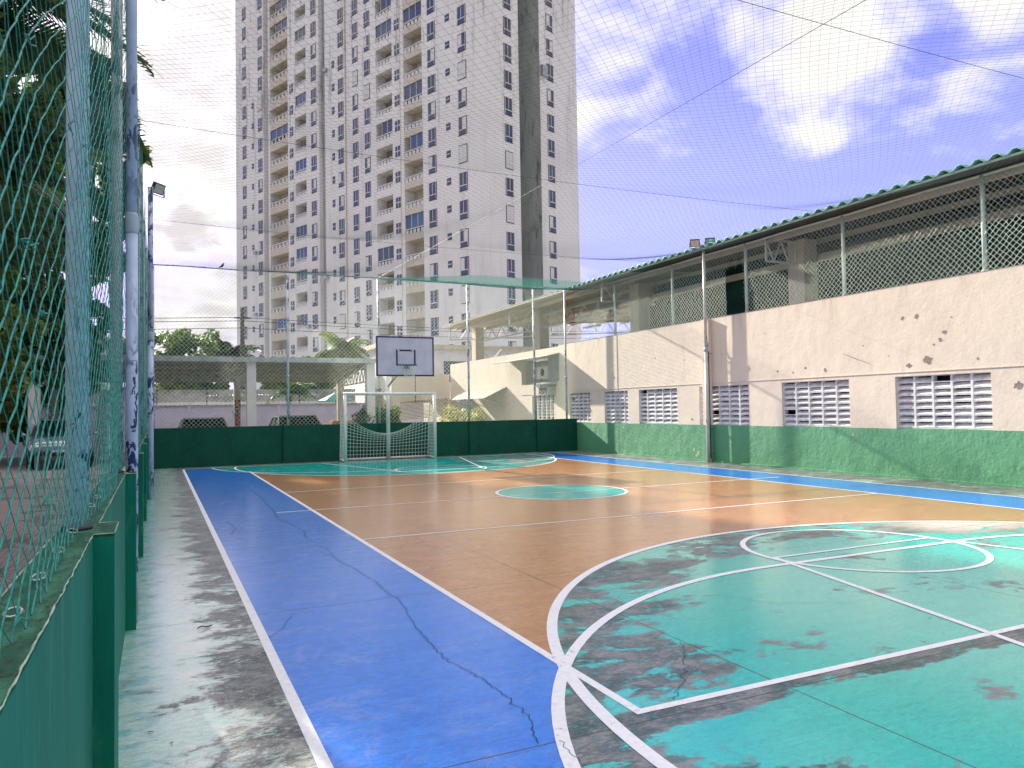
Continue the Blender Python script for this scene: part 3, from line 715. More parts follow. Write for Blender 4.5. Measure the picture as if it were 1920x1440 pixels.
twine('hoop_net', np.array(A, float), np.array(B, float), .006, M['rope_w'], t, 3)

# ------------------------------------------------------------ right building: block wall with louvre windows
WINS = [(5.62, 7.58), (8.72, 10.69), (11.83, 13.80), (14.94, 16.89), (17.87, 19.81), (20.42, 21.83), (22.75, 24.2)]
WB, WT, WTOP = 1.02, 2.06, 3.90
t = empty('court_building', 'salmon plastered building wall with green dado and white louvre windows along the right', 'building', (RWX+.2, 12, 0))
mb = MB(); Y0, Y1 = -5, 25.0
mb.box(RWX, RWX+.2, Y0, Y1, WT, WTOP); yy = Y0
for a, b in WINS: mb.box(RWX, RWX+.2, yy, a, 1.0, WT); yy = b
mb.box(RWX, RWX+.2, yy, Y1, 1.0, WT); mb.build('wall', M['salmon'], t)
mb = MB(); mb.box(RWX-.004, RWX+.2, Y0, Y1, -.01, 1.0)
mb.box(RWX-.05, RWX-.004, Y0, FWY-.05, -.01, .035); mb.build('green_dado', M['green_r'], t)
mb = MB(); mb.box(RWX-.004, RWX+.203, Y0, Y1+.003, WTOP, WTOP+.015); mb.build('coping', M['conc'], t)
mb = MB(); mb.box(RWX+.2, RWX+.5, Y0, Y1, 3.45, 3.75); mb.box(RWX+.5, RWX+12, Y0, 37, 3.45, 3.6); mb.build('upper_deck', M['deck'], t)  # unseen deck slab, added so the light falls right
# pilaster behind the lamp pole, downpipe-thin ridge further on
mb = MB(); mb.box(RWX-.10, RWX-.004, 16.32, 16.62, 1.002, WTOP-.002); mb.build('pilaster', M['salmon'], t)
mb = MB(); mb.box(RWX-.104, RWX-.005, 16.32, 16.62, -.005, 1.0); mb.build('pilaster_base', M['green_r'], t)
mb = MB(); mb.box(RWX-.012, RWX-.001, Y0, FWY+.3, WT+.075, WT+.09); mb.build('plaster_ridge', M['salmon'], t)
mb = MB(); mb.box(RWX-.007, RWX-.001, 20.98, 21.0, 0, WTOP); mb.build('joint_strip', M['conc'], t)
for (a, b) in WINS:
    n = 5; cw = (b-a)/n; rows = 8; rh = (WT-.004-WB)/rows; mb = MB()
    mb.box(RWX+.06, RWX+.17, a-.001, b+.001, WB-.02, WB+.0)
    for i in range(n+1): mb.box(RWX+.05, RWX+.16, a+i*cw-.022, a+i*cw+.022, WB, WT-.002)
    for j in range(rows+1):
        z = WB + j*rh; mb.box(RWX+.052, RWX+.158, a, b, z-.009, min(WT-.003, z+.010))
    for i in range(n):
        for j in range(rows):
            if random.random() < .02: continue
            z = WB + j*rh; ya, yb = a+i*cw+.022, a+(i+1)*cw-.022; dz = random.uniform(-.01, .01)
            p = Vector((RWX+.055, ya, z+.012)); mb.obox(p, (0, yb-ya, 0), (.095, 0, rh*.62+dz), (-.006, 0, .010))
    mb.build('louvre_grille', M['louvre'], t)
    mb = MB(); mb.box(RWX+.30, RWX+.34, a-.3, b+.3, WB-.2, WT+.2); mb.build('shade_panel', M['room_shade'], t)  # dark panel in place of the shade inside the room
mb = MB(); mb.box(RWX+.18, RWX+.22, 9.15, 9.45, 1.95, 2.04); mb.box(RWX+.18, RWX+.22, 12.9, 13.1, 1.96, 2.05); mb.build('red_fixture', M['red'], t)
# bare patches where the paint fell off, plus a scrap of wire
mb = MB()
for y, z, s in [(10.36,2.26,.16),(9.59,2.88,.12),(9.67,2.73,.11),(9.95,2.36,.24),(10.47,3.24,.11),(10.16,3.24,.14),(9.81,2.65,.07),(8.25,1.8,.22),(10.82,2.5,.04),(11.44,2.76,.05),(8.95,2.32,.07),(13.92,2.34,.08),(13.43,2.28,.08),(13.05,2.37,.10),(12.47,2.29,.12),(17.22,1.15,.11),(9.43,3.14,.05),(21.2,2.5,.12),(21.25,2.62,.07),(18.9,3.0,.07),(18.4,3.02,.05),(17.5,2.85,.06),(15.9,2.9,.05),(14.3,3.3,.05),(7.2,2.9,.15),(7.5,2.75,.1)]:
    n = 11; pts = []
    for k in range(n):
        a = 2*math.pi*k/n; rr = s*.5*random.uniform(.45, 1.15); pts.append((RWX-.0025, y+rr*math.cos(a)*.9, z+rr*math.sin(a)*.8))
    mb.disc(RWX-.0025, y, z, pts)
mb.build('bare_patches', M['patch'], t)
mb = MB()
for y, z, s in [(16.97,.2,.09),(17.15,.3,.07),(16.8,.35,.05),(17.05,.14,.06),(11.76,.85,.05)]:
    pts = [(RWX-.0065, y+s*random.uniform(.4, 1)*math.cos(a*.7), z+s*random.uniform(.4, 1)*math.sin(a*.7)) for a in range(9)]
    mb.disc(RWX-.0065, y, z, pts); mb.build('paint_scar', M['edge'], t); mb = MB()
mb = MB(); mb.tube([(RWX-.01, 11.95, 2.62), (RWX-.06, 11.8, 2.58), (RWX-.05, 11.55, 2.47), (RWX-.01, 11.62, 2.49)], .006, 5); mb.build('wire_scrap', M['black'], t)

# upper fence on that wall
RPY = [5.72, 8.80, 11.94, 15.0, 18.08, 21.18]
for i, y in enumerate(RPY):
    t = empty('fence_post', f'mint painted post on the salmon wall, {["nearest, out at the edge", "rightmost inside the picture", "third from the near end", "just right of the floodlight pole", "just left of the floodlight pole", "near the far corner"][i]}', 'fence post', (RWX+.08, y, WTOP), 'posts along the salmon wall')
    mb = MB(); mb.tube([(RWX+.08, y, WTOP), (RWX+.08, y, 5.70)], .042, 12); mb.build('pole', M['mint'], t, True)
    mb = MB(); mb.tube([(RWX+.08, y, WTOP+.012), (RWX+.08, y, WTOP+.03)], .06, 12); mb.build('base_plate', M['mint'], t, True)
t = empty('top_rail', 'mint painted top rail of the fence on the salmon wall', 'rail', (RWX+.08, 14, 5.68))
mb = MB(); mb.tube([(RWX+.08, y, 5.70+.008*math.sin(y*2)) for y in np.linspace(2.5, 23.9, 24)], .028, 8); mb.build('rail', M['mint'], t, True)
tn = empty('rope_net', 'pale diamond mesh net along the top of the salmon wall', 'net', (RWX+.05, 14, WTOP))
def skp(P):
    y, z = P[:, 1], P[:, 2]
    return ((y > 15.02) & (y < 15.68) & (z < 5.25+.15*np.sin(y*20))) | ((y > 22.4))
def zr(P):
    P = P.copy(); P[..., 0] += .02*np.sin(P[..., 1]*1.3+P[..., 2]*2); P[..., 2] += .02*np.sin(P[..., 1]*2.1)*(P[..., 2]-WTOP)/1.8; return P
net('mesh', (RWX+.03, 2.6, WTOP+.02), (0, 1, 0), (0, 0, 1), 20.6, 1.74, .118, .118, .0038, M['rope_chain'], tn, zr, .005, 3, skp)
net('far_mesh', (RWX+.03, 22.4, WTOP+.02), (0, 1, 0), (0, 0, 1), 1.4, 1.74, .118, .118, .0030, M['rope_chain'], tn, zr, .005, 3, None)

# floodlight pole at right
t = empty('light_pole', 'off white floodlight pole standing against the salmon wall', 'pole', (13.52, 16.33, 0))
mb = MB(); mb.tube([(13.52, 16.33, 0), (13.52, 16.33, 3.02)], .05, 16); mb.build('lower_pole', M['peel_grey'], t, True)
mb = MB(); mb.tube([(13.52, 16.33, 3.0), (13.52, 16.33, 3.12)], .06, 16)
for z in (.3, .95, 2.95): mb.bar((13.52, 16.33, z), (13.70, 16.33, z), .03, .03)
mb.build('collar', M['cap'], t, True)
mb = MB(); mb.tube([(13.52, 16.33, 3.1), (13.52, 16.33, 5.82)], .044, 16); mb.build('upper_pole', M['peel_grey'], t, True)
mb = MB(); mb.bar((13.40, 16.30, 5.82), (13.66, 16.16, 5.82), .04, .04); mb.bar((13.40, 16.30, 5.82), (13.22, 16.48, 5.82), .04, .04); mb.build('cross_arm', M['peel_grey'], t)
mb = MB(); mb.tube([(13.58, 16.34, 3.05), (13.63, 16.34, 3.5), (13.60, 16.34, 3.9)], .01, 6); mb.tube([(13.575, 16.3, z) for z in (.1, 1, 2, 3)], .012, 6); mb.build('cable', M['black'], t, True)
floodlight(13.28, 16.40, 5.85, (-.55, -.8, 0), 28, 'left hand floodlight on the right court pole')
floodlight(13.62, 16.18, 5.87, (-.6, -.8, 0), 28, 'right hand floodlight on the right court pole')

# ------------------------------------------------------------ pavilion roof above the right building
t = empty('roofed_pavilion', 'open pavilion with corrugated green edged roof above the salmon wall', 'pavilion', (19, 16, 3.6))
def corr(x0, x1, y0, y1, z0, z1, pitch, amp, name, m, th=.012, stepy=None):
    """corrugated sheet, ribs run along x, waves along y"""
    n = int((y1-y0)/pitch*8); ys = np.linspace(y0, y1, n+1); w_ = amp*np.clip(np.sin(2*np.pi*(ys-y0)/pitch)*1.6, -1, 1)
    V = []
    for (x, z) in ((x0, z0), (x1, z1)):
        for dz in (0, -th): V.append(np.stack([np.full_like(ys, x), ys, z+w_+dz], 1))
    V = np.concatenate(V); k = n+1; i = np.arange(n)
    F = np.concatenate([np.stack([i, i+1, 2*k+i+1, 2*k+i], 1), np.stack([k+i+1, k+i, 3*k+i, 3*k+i+1], 1), np.stack([k+i, k+i+1, i+1, i], 1)])
    return npmesh(name, V, F, m[0] if isinstance(m, list) else m, t, None)
corr(RWX-.34, RWX+13, -5, 24, 5.845, 6.75, .33, .038, 'roof_sheet', M['roofgreen'])
corr(RWX-.30, RWX+13, 24, 37.0, 5.84, 6.75, .33, .030, 'roof_sheet', M['cream'])
mb = MB()
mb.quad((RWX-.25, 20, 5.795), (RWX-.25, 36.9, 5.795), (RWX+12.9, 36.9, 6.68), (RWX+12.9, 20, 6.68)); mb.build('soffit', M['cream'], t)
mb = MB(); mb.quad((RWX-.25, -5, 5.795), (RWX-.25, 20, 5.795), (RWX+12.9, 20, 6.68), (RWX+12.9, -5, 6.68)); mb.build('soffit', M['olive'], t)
mb = MB()
for k in range(8): x = RWX+.35+k*1.7; z = 5.70+(x-RWX)*.068; mb.box(x-.05, x+.05, -5, 36.8, z-.10, z+.02)
mb.build('purlins', M['beige'], t)
mb = MB(); mb.box(RWX-.29, RWX-.25, -5, 37, 5.77, 5.805); mb.build('gutter_edge', M['mint'], t)
def truss(m_, p, q, h, n, w_=.05):
    p, q = Vector(p), Vector(q); m_.bar(p, q, w_, w_); dn = Vector((0, 0, -h)); m_.bar(p+dn, q+dn, w_, w_)
    for i in range(n):
        a = p.lerp(q, i/n); b = p.lerp(q, (i+.5)/n)+dn; c_ = p.lerp(q, (i+1)/n); m_.bar(a, b, w_*.6, w_*.6); m_.bar(b, c_, w_*.6, w_*.6)
    m_.bar(p, p+dn, w_, w_); m_.bar(q, q+dn, w_, w_)
COLY = [-.2, 7.1, 14.4, 21.7, 29.1, 36.3]
for y in COLY:
    mb = MB(); mb.box(14.9, 15.35, y-.27, y+.27, 3.6, 5.75); mb.build('column', M['beige'], t)
    mb = MB(); mb.box(25.0, 25.4, y-.2, y+.2, 3.6, 6.3); mb.build('column', M['beige'], t)
    if y > 20: mb = MB(); truss(mb, (13.6, y, 5.72), (26.2, y, 6.55), .62, 12); mb.build('truss', M['truss'], t)
mb = MB(); mb.box(15.42, 15.52, -5, 22.5, 5.20, 5.38); mb.build('edge_beam', M['beige'], t)
mb = MB(); truss(mb, (13.9, 14.4, 5.7), (14.9, 14.4, 5.7), .55, 2); mb.build('bracket', M['truss'], t)
mb = MB(); truss(mb, (15.1, 24.3, 5.55), (15.1, 36.6, 5.55), .55, 11, .06); mb.build('truss', M['truss'], t)
mb = MB(); truss(mb, (25.2, 24.3, 5.15), (25.2, 36.6, 5.15), .8, 9, .07); truss(mb, (15.3, 36.5, 4.75), (26, 36.5, 4.75), .7, 8, .07); mb.build('truss', M['truss'], t)
mb = MB()
for k in range(6): mb = MB(); mb.box(20, 20.3, 5+k*5.5, 6.3+k*5.5, 5.62, 5.70); mb.build('lamp_fitting', M['white'], t)
# shade cloth hung inside, with soft folds
ny, nz = 90, 14; V = []
for i in range(ny+1):
    for j in range(nz+1):
        y = -5+i*27/ny; z = 3.6+j*(1.75+.40*min(1, max(0, (y-14.8)/.3)))/nz; V.append((15.85+.12*math.sin(y*1.9+z*.7)+.10*math.sin(y*.7)*math.sin(z*3)+(.0), y, z))
F = [(i*(nz+1)+j, (i+1)*(nz+1)+j, (i+1)*(nz+1)+j+1, i*(nz+1)+j+1) for i in range(ny) for j in range(nz)]
npmesh('shade_cloth', np.array(V), np.array(F), M['cloth'], t, smooth=True)
mb = MB(); mb.box(15.9, 25, 23.2, 23.3, 3.6, 5.3); mb.build('end_cloth', M['cloth'], t)

# ------------------------------------------------------------ overhead net and its cables
def zo(P):
    P = P.copy(); x, y = P[..., 0].copy(), P[..., 1].copy()
    bx_ = np.where(x < 6.7, (x+.25)/6.95, (x-6.7)/7.0); bx_ = np.clip(bx_, 0, 1)
    sy = np.clip((23.75-y)/5.9, 0, 9); by_ = sy - np.floor(sy)
    ed = 1-np.exp(-np.clip(23.75-y, 0, 99)/2.2)
    P[..., 2] = 5.80 - .42*np.sin(np.pi*bx_)*ed*(.5+.5*np.sin(np.pi*by_)) - (.06+.16*(x > 6.7)*(y > 17.8))*np.sin(np.pi*by_) + .02*ed*np.sin(x*1.9+y*1.3)
    P[..., 0] += .07*np.sin(y*.9+x*.5); P[..., 1] += .07*np.sin(x*1.1)
    return P
tn = empty('overhead_net', 'fine dark bird netting stretched over the whole court', 'net', (6.7, 12, RZ))
a_ = R(90-48); e1 = (math.cos(a_), math.sin(a_), 0); e2 = (-math.sin(a_), math.cos(a_), 0)
def grid_net(name, r):
    s = .104; pts = []
    n = 300
    I, J = np.meshgrid(np.arange(-n, n), np.arange(-n, n), indexing='ij')
    P = np.stack([6.7+I*s*e1[0]+J*s*e2[0], 12+I*s*e1[1]+J*s*e2[1], np.zeros(I.shape)], -1)
    ins = (P[..., 0] > -.27) & (P[..., 0] < 13.72) & (P[..., 1] > 1.0) & (P[..., 1] < FWY+.08)
    P += rng.normal(0, .0012, P.shape); P = zo(P); A = []; B = []
    for di, dj in ((1, 0), (0, 1)):
        k = ins[:2*n-di, :2*n-dj] & ins[di:, dj:]
        A.append(P[:2*n-di, :2*n-dj][k]); B.append(P[di:, dj:][k])
    return twine(name, np.concatenate(A), np.concatenate(B), r, M['rope_d'], tn, 3)
grid_net('mesh', .0013)
# denser green strip of netting doubled over along the far edge
A = []; B = []
for i in range(92):
    x = 6.3+i*.074; yb = 23.75-1.9*min(1, (i+4)/46); z1 = 5.78; n = 9
    for j in range(n):
        y0, y1 = 23.75+(yb-23.75)*j/n, 23.75+(yb-23.75)*(j+1)/n; za = z1-.03*math.sin(j/n*3.1)*1.0; zb2 = z1-.03*math.sin((j+1)/n*3.1)
        A.append((x, y0, za)); B.append((x+.02*math.sin(j), y1, zb2))
for j in range(20):
    y = 23.74-j*.09; x0 = 6.3+max(0, (23.75-y)/1.9*90-8)*.036
    xs = np.linspace(x0, 13.1, 24)
    for a, b in zip(xs, xs[1:]): A.append((a, y, 5.765)); B.append((b, y, 5.765))
twine('doubled_edge', np.array(A, float), np.array(B, float), .0034, M['rope_edge'], tn, 3)
def cable(p, q, sag, label, r=.005, m='black'):
    t = empty('cable', label, 'cable', tuple((Vector(p)+Vector(q))/2))
    mb = MB(); p, q = Vector(p), Vector(q)
    mb.tube([p.lerp(q, i/24)-Vector((0, 0, sag*4*(i/24)*(1-i/24))) for i in range(25)], r, 6); mb.build('strand', M[m], t, True)
cable((6.46, FWY+.07, 5.82), (6.7, -3, 5.66), .02, 'steel cable running the length of the court under the net', .0035)
cable((-.26, 5.85, 5.75), (13.7, 5.85, 5.72), .08, 'nearest steel cable crossing over the court', .003)
cable((-.26, 11.9, 5.75), (13.7, 11.9, 5.72), .1, 'second steel cable crossing over the middle of the court', .003)
cable((-.26, 17.9, 5.75), (13.7, 17.9, 5.72), .1, 'third steel cable crossing over the far half of the court', .003)

# ============================================================ TOWER
CO = Vector((30.0, 72.65, 0)); U1 = Vector((-.373, .928, 0)); U2 = Vector((.928, .373, 0))
N1 = Vector((-.928, -.373, 0)); N2 = Vector((.373, -.928, 0))
HT = 66.0
tw = empty('apartment_tower', 'tall stained white apartment tower with stacked balconies behind the carport', 'building', (30, 90, 0))
B_ = [  # balcony bays on the left face: t0, t1, opening top phase, opening height, beige
    (7.95, 11.25, 2.84, 2.2, True), (13.35, 16.45, 2.82, 2.1, False), (31.8, 34.5, 2.60, 1.95, False), (36.4, 41.2, 2.55, 1.95, True)]
def P1(t_, d, z): return CO+U1*t_+N1*d+Vector((0, 0, z))
def P2(t_, d, z): return CO+U2*t_+N2*d+Vector((0, 0, z))
def seg(m_, PF, U, N, t0, t1, d0, d1, z0, z1, mi=0):
    m_.obox(PF(t0, d0, z0), U*(t1-t0), N*(d1-d0), Vector((0, 0, z1-z0)), mi)
# main body split into segments between the recesses
mb = MB(); DB = -14
segs1 = [(0, 7.95), (11.25, 13.35), (16.45, 27.3), (28.7, 31.8), (34.5, 36.4), (41.2, 41.7), (43.0, 51.2)]
for a, b in segs1:
    if a == 0: seg(mb, P1, U1, N1, .0, b, -7.45, 0, 0, HT)
    else: seg(mb, P1, U1, N1, a, b, DB, 0, 0, HT)
mb.build('left_face_wall', M['tower'], tw)
mb = MB(); seg(mb, P1, U1, N1, 27.3, 28.7, DB, -.55, 0, HT-.01); mb.build('stained_strip', M['towerg'], tw)
mb = MB(); seg(mb, P1, U1, N1, 41.7, 43.0, DB, -1.6, 0, HT-.01); mb.build('recess', M['concdark'], tw)
for a, b, ph, oh, be in B_:
    mb = MB(); seg(mb, P1, U1, N1, a, b, DB, -1.5, 0, HT-.01); mb.build('balcony_back_wall', M['towerb'] if be else M['brick'], tw)
# right face
mb = MB()
seg(mb, P2, U2, N2, 11.1, 18.0, -24, 0, 0, HT); mb.build('right_face_wall', M['tower'], tw)
mb = MB(); seg(mb, P2, U2, N2, 11.06, 11.1, -8, -.05, 0, HT-.03); seg(mb, P2, U2, N2, 7.45, 11.06, -24, -8, 0, HT-.03); mb.build('dark_recess', M['concdark'], tw)
# vertical trims
mb = MB()
for tt in (23.0-.4, 22.55): seg(mb, P1, U1, N1, tt, tt+.12, 0.002, .10, 0, HT-.2)
seg(mb, P1, U1, N1, 11.9-.1, 11.9, .002, .05, 0, HT-.2); mb.build('downpipe', M['towerb'], tw)
mb = MB(); seg(mb, P1, U1, N1, -.2, 51.3, -14.2, .15, HT, HT+.5); mb.build('parapet', M['tower'], tw)
mb = MB()
for zz_, t_ in ((43, -.04), (16, -.04)): pass
FL = range(2, 16)
def win(m_g, m_f, PF, U, N, tc, wd, zt, h, style):
    t0, t1 = tc-wd/2, tc+wd/2; z0 = zt-h
    # black ring painted as the shadow of a window reveal
    seg(m_g, PF, U, N, t0-.06, t1+.06, .002, .03, z0-.06, zt+.06, 1)
    seg(m_g, PF, U, N, t0+.03, t1-.03, .03, .036, z0+.03, zt-.03, 2 if style == 'curtain' else 0)
    if style == 'half': seg(m_g, PF, U, N, t0+.05, tc-.03, .036, .039, z0+h*.32, zt-.05, 2)
    if style == 'halfr': seg(m_g, PF, U, N, tc+.03, t1-.05, .036, .039, z0+h*.32, zt-.05, 2)
    seg(m_f, PF, U, N, tc-.03, tc+.03, .037, .07, z0+h*.31, zt-.03)
    seg(m_f, PF, U, N, t0, t1, .037, .075, z0+h*.26, z0+h*.31)
    seg(m_f, PF, U, N, t1-.05, t1, .037, .07, z0, zt); seg(m_f, PF, U, N, t0, t0+.05, .037, .07, z0, zt)
wm = [M['winglass'], M['black'], M['curtain']]
NEAR1 = [(1.42, 1.2, 2.60, 1.86), (6.35, 1.2, 2.60, 1.86), (18.2, 1.05, 2.24, 1.75), (20.65, 1.05, 1.70, 1.8), (23.75, 1.1, 1.69, 1.75)]
FAR1 = [(29.95, 1.15, 2.23, 1.75), (43.95, 1.1, 2.2, 1.75), (48.6, 1.0, 2.23, 1.75)]
NEAR2 = [(5.65, 1.15, 2.85, 1.86), (12.95, 1.15, 2.95, 1.86)]
sty = lambda: random.choice(['dark', 'dark', 'half', 'halfr', 'dark', 'dark', 'dark', 'half', 'curtain', 'dark'])
def addwins(cols, PF, U, N):
    for tc, wd, ph, h in cols:
        for k in FL:
            g_, f_ = MB(), MB(); win(g_, f_, PF, U, N, tc, wd, 3*k+ph, h, sty())
            o = g_.build('window', wm, tw); PIV[o.name] = PIV[tw.name]
            ff = f_.build('frame', M['curtain'], None); ff.parent = o
addwins(NEAR1, P1, U1, N1); addwins(NEAR2, P2, U2, N2)
g_, f_ = MB(), MB()
for tc, wd, ph, h in FAR1:
    for k in range(0, 21): win(g_, f_, P1, U1, N1, tc, wd, 3*k+ph, h, sty())
for cols, PF, U, N in ((NEAR1, P1, U1, N1), (NEAR2, P2, U2, N2)):
    for tc, wd, ph, h in cols:
        for k in list(range(0, 2))+list(range(16, 21)): win(g_, f_, PF, U, N, tc, wd, 3*k+ph, h, sty())
o = g_.build('far_windows', wm, tw); tag(o, kind='stuff'); o = f_.build('far_window_frames', M['curtain'], tw); tag(o, kind='stuff')
SM = [(3.68, .6, 2.52, .68), (12.35, .9, 2.2, 1.15), (25.4, .5, 1.55, .85), (35.45, .8, 1.62, 1.15), (46.1, .5, 2.05, .7)]
for tc, wd, ph, h in SM:
    for k in FL:
        g_ = MB(); t0, t1 = tc-wd/2, tc+wd/2; zt = 3*k+ph
        seg(g_, P1, U1, N1, t0-.03, t1+.03, .002, .03, zt-h-.03, zt+.03, 1); seg(g_, P1, U1, N1, t0+.03, t1-.03, .03, .036, zt-h+.03, zt-.03, 0)  # black ring painted as reveal shadow here too
        seg(g_, P1, U1, N1, t0+.03, t1-.03, .036, .06, zt-h*.55, zt-h*.45, 2)
        if wd > .7: seg(g_, P1, U1, N1, tc-.03, tc+.03, .0365, .065, zt-h, zt, 2)
        g_.build('small_window', wm, tw)
for bi, (a, b, ph, oh, be) in enumerate(B_):
    for k in range(1, 21):
        zt = 3*k+ph; zb = zt-oh     # opening zb..zt ; solid band below zb
        g_ = MB(); seg(g_, P1, U1, N1, a, b, -1.5, -.003, zb-(3-oh), zb, 0)
        seg(g_, P1, U1, N1, a, b, -.12, -.02, zb+.50, zb+.60, 1)
        for q in range(5): tq = a+(b-a)*(q+.5)/5; seg(g_, P1, U1, N1, tq-.22, tq+.22, -.10, -.05, zb+.02, zb+.42, 1)
        rr = random.random(); kind = None
        if rr < .16: kind = 3
        elif rr < .32: kind = 4
        if kind:
            seg(g_, P1, U1, N1, a+.02, b-.02 if rr % .1 < .05 else a+(b-a)*.66, -.16, -.13, zb+.60, zt-.02, kind)
            for q in range(4): tq = a+(b-a)*q/3; seg(g_, P1, U1, N1, tq-.03, tq+.03, -.13, -.08, zb+.6, zt-.02, 1)
        if 2 <= k <= 15: o = g_.build('balcony', [M['towerb'] if be else M['tower'], M['curtain'], M['black'], M['bluefilm'], M['winglass']], tw)
        else: o = g_.build('hidden_balcony', [M['towerb'] if be else M['tower'], M['curtain'], M['black'], M['bluefilm'], M['winglass']], tw)
g_ = MB()
for k in range(2, 16):
    if random.random() < .4:
        t_ = random.choice([44.9, 26.6, 30.9]); seg(g_, P1, U1, N1, t_, t_+.7, .003, .35, 3*k+.6, 3*k+1.0)
seg(g_, P2, U2, N2, 11.2, 12.1, .003, .4, 40.2, 41.4); g_.build('air_conditioner', M['metal'], tw)

# ============================================================ CARPORT
t = empty('carport', 'long carport with corrugated roof on white columns behind the far wall', 'carport', (3.6, 30, 0))
def corr_y(x0, x1, y0, y1, z0, z1, pitch, amp, name, m, th=.01):
    n = int((x1-x0)/pitch*8); xs = np.linspace(x0, x1, n+1); w_ = amp*np.clip(np.sin(2*np.pi*(xs-x0)/pitch)*1.6, -1, 1); V = []
    for (y, z) in ((y0, z0), (y1, z1)):
        for dz in (0, -th): V.append(np.stack([xs, np.full_like(xs, y), z+w_+dz], 1))
    V = np.concatenate(V); k = n+1; i = np.arange(n)
    F = np.concatenate([np.stack([i, i+1, 2*k+i+1, 2*k+i], 1), np.stack([k+i+1, k+i, 3*k+i, 3*k+i+1], 1), np.stack([k+i, k+i+1, i+1, i], 1)])
    return npmesh(name, V, F, m, t)
corr_y(-9, 7.3, 27.0, 32.6, 3.44, 2.86, .33, .028, 'roof_sheet', M['cream_dark'])
mb = MB(); mb.box(-9, 7.35, 26.94, 27.0, 3.27, 3.44); mb.build('fascia', M['metal'], t)
mb = MB()
for k in range(5): f_ = (k+.5)/5; y = 27+5.6*f_; z = 3.40-.58*f_; mb.box(-9, 7.3, y-.03, y+.03, z-.11, z-.035)
mb.build('purlins', M['cream_dark'], t)
for x in (-3.4, 2.92, 7.05):
    mb = MB(); mb.box(x-.15, x+.15, 27.05, 27.35, -.01, 3.32); mb.build('front_column', M['whitewall'], t)
    mb = MB(); mb.box(x-.12, x+.12, 32.1, 32.35, -.01, 2.80); mb.build('rear_column', M['beige'], t)
    mb = MB(); p, q = Vector((x, 27.35, 3.28)), Vector((x, 32.1, 2.80)); mb.bar(p, q, .05, .05); mb.bar(p-Vector((0, 0, .65)), q-Vector((0, 0, .2)), .05, .05)
    for i in range(9):
        a = p.lerp(q, i/9); b = (p-Vector((0, 0, .65))).lerp(q-Vector((0, 0, .2)), (i+.6)/9); c_ = p.lerp(q, (i+1)/9); mb.bar(a, b, .035, .035); mb.bar(b, c_, .035, .035)
    mb.build('truss', M['truss'], t)
t = empty('fire_extinguisher', 'red fire extinguisher under a sign on the carport column', 'fire extinguisher', (2.92, 31.98, 1.2))
mb = MB(); x, y = 2.92, 31.98; mb.tube([(x, y, 1.02), (x, y, 1.05), (x, y, 1.5), (x, y, 1.56), (x, y, 1.6)], [.07, .085, .085, .05, .03], 14); mb.build('cylinder', M['red'], t, True)
mb = MB(); mb.tube([(x, y, 1.58), (x, y, 1.66)], .025, 8); mb.bar((x-.02, y, 1.66), (x+.10, y-.02, 1.70), .02, .02); mb.tube([(x-.03, y, 1.63), (x-.14, y, 1.72), (x-.2, y, 1.60), (x-.12, y, 1.42)], .012, 6); mb.build('valve_and_hose', M['black'], t, True)
t = empty('wall_sign', 'small dark framed safety sign above the fire extinguisher', 'sign', (2.92, 32.07, 1.9))
mb = MB(); mb.box(2.81, 3.03, 32.06, 32.095, 1.74, 2.06); mb.build('frame', M['black'], t)
mb = MB(); mb.box(2.845, 2.995, 32.052, 32.06, 1.78, 2.02); mb.build('panel', M['orangebox'], t)
# lilac boundary wall with razor wire
t = empty('boundary_wall', 'lilac rendered boundary wall with razor wire coils behind the cars', 'wall', (0, 36, 0))
mb = MB(); mb.box(-16, 9.2, 36, 36.18, -.01, 1.88)
for k in range(7): x = -14+k*3.8; mb.box(x, x+.14, 35.95, 36, -.01, 1.88)
mb.build('wall', M['lilac'], t)
mb = MB(); mb.box(-16, 9.25, 35.95, 36.23, 1.88, 1.93); mb.build('coping', M['greywall'], t)
mb = MB(); pts = []
for i in range(1200): a = i*.62; pts.append((-8+i*.0138*1.0, 36.1+.16*math.cos(a), 2.18+.19*math.sin(a)))
mb.tube(pts, .006, 3)
mb.build('razor_wire', M['metal'], t)
for k in range(8):
    x = -6+k*2.0; mb = MB(); mb.bar((x, 36.1, 1.9), (x, 36.1, 2.75), .03, .03); 
    for q in range(4): mb.box(x-.05, x+.05, 36.07, 36.13, 2.05+q*.18, 2.09+q*.18)
    mb.build('wire_post', M['black'], t)
t = empty('rear_wall', 'weathered grey wall standing behind the lilac wall', 'wall', (0, 41, 0))
mb = MB(); mb.box(-16, 9.8, 41, 41.2, -.01, 2.75); mb.build('wall', M['greywall'], t)
mb = MB(); mb.box(-16, 9.8, 40.9, 41.0, 1.6, 2.12); mb.build('painted_band', M['whitewall'], t)

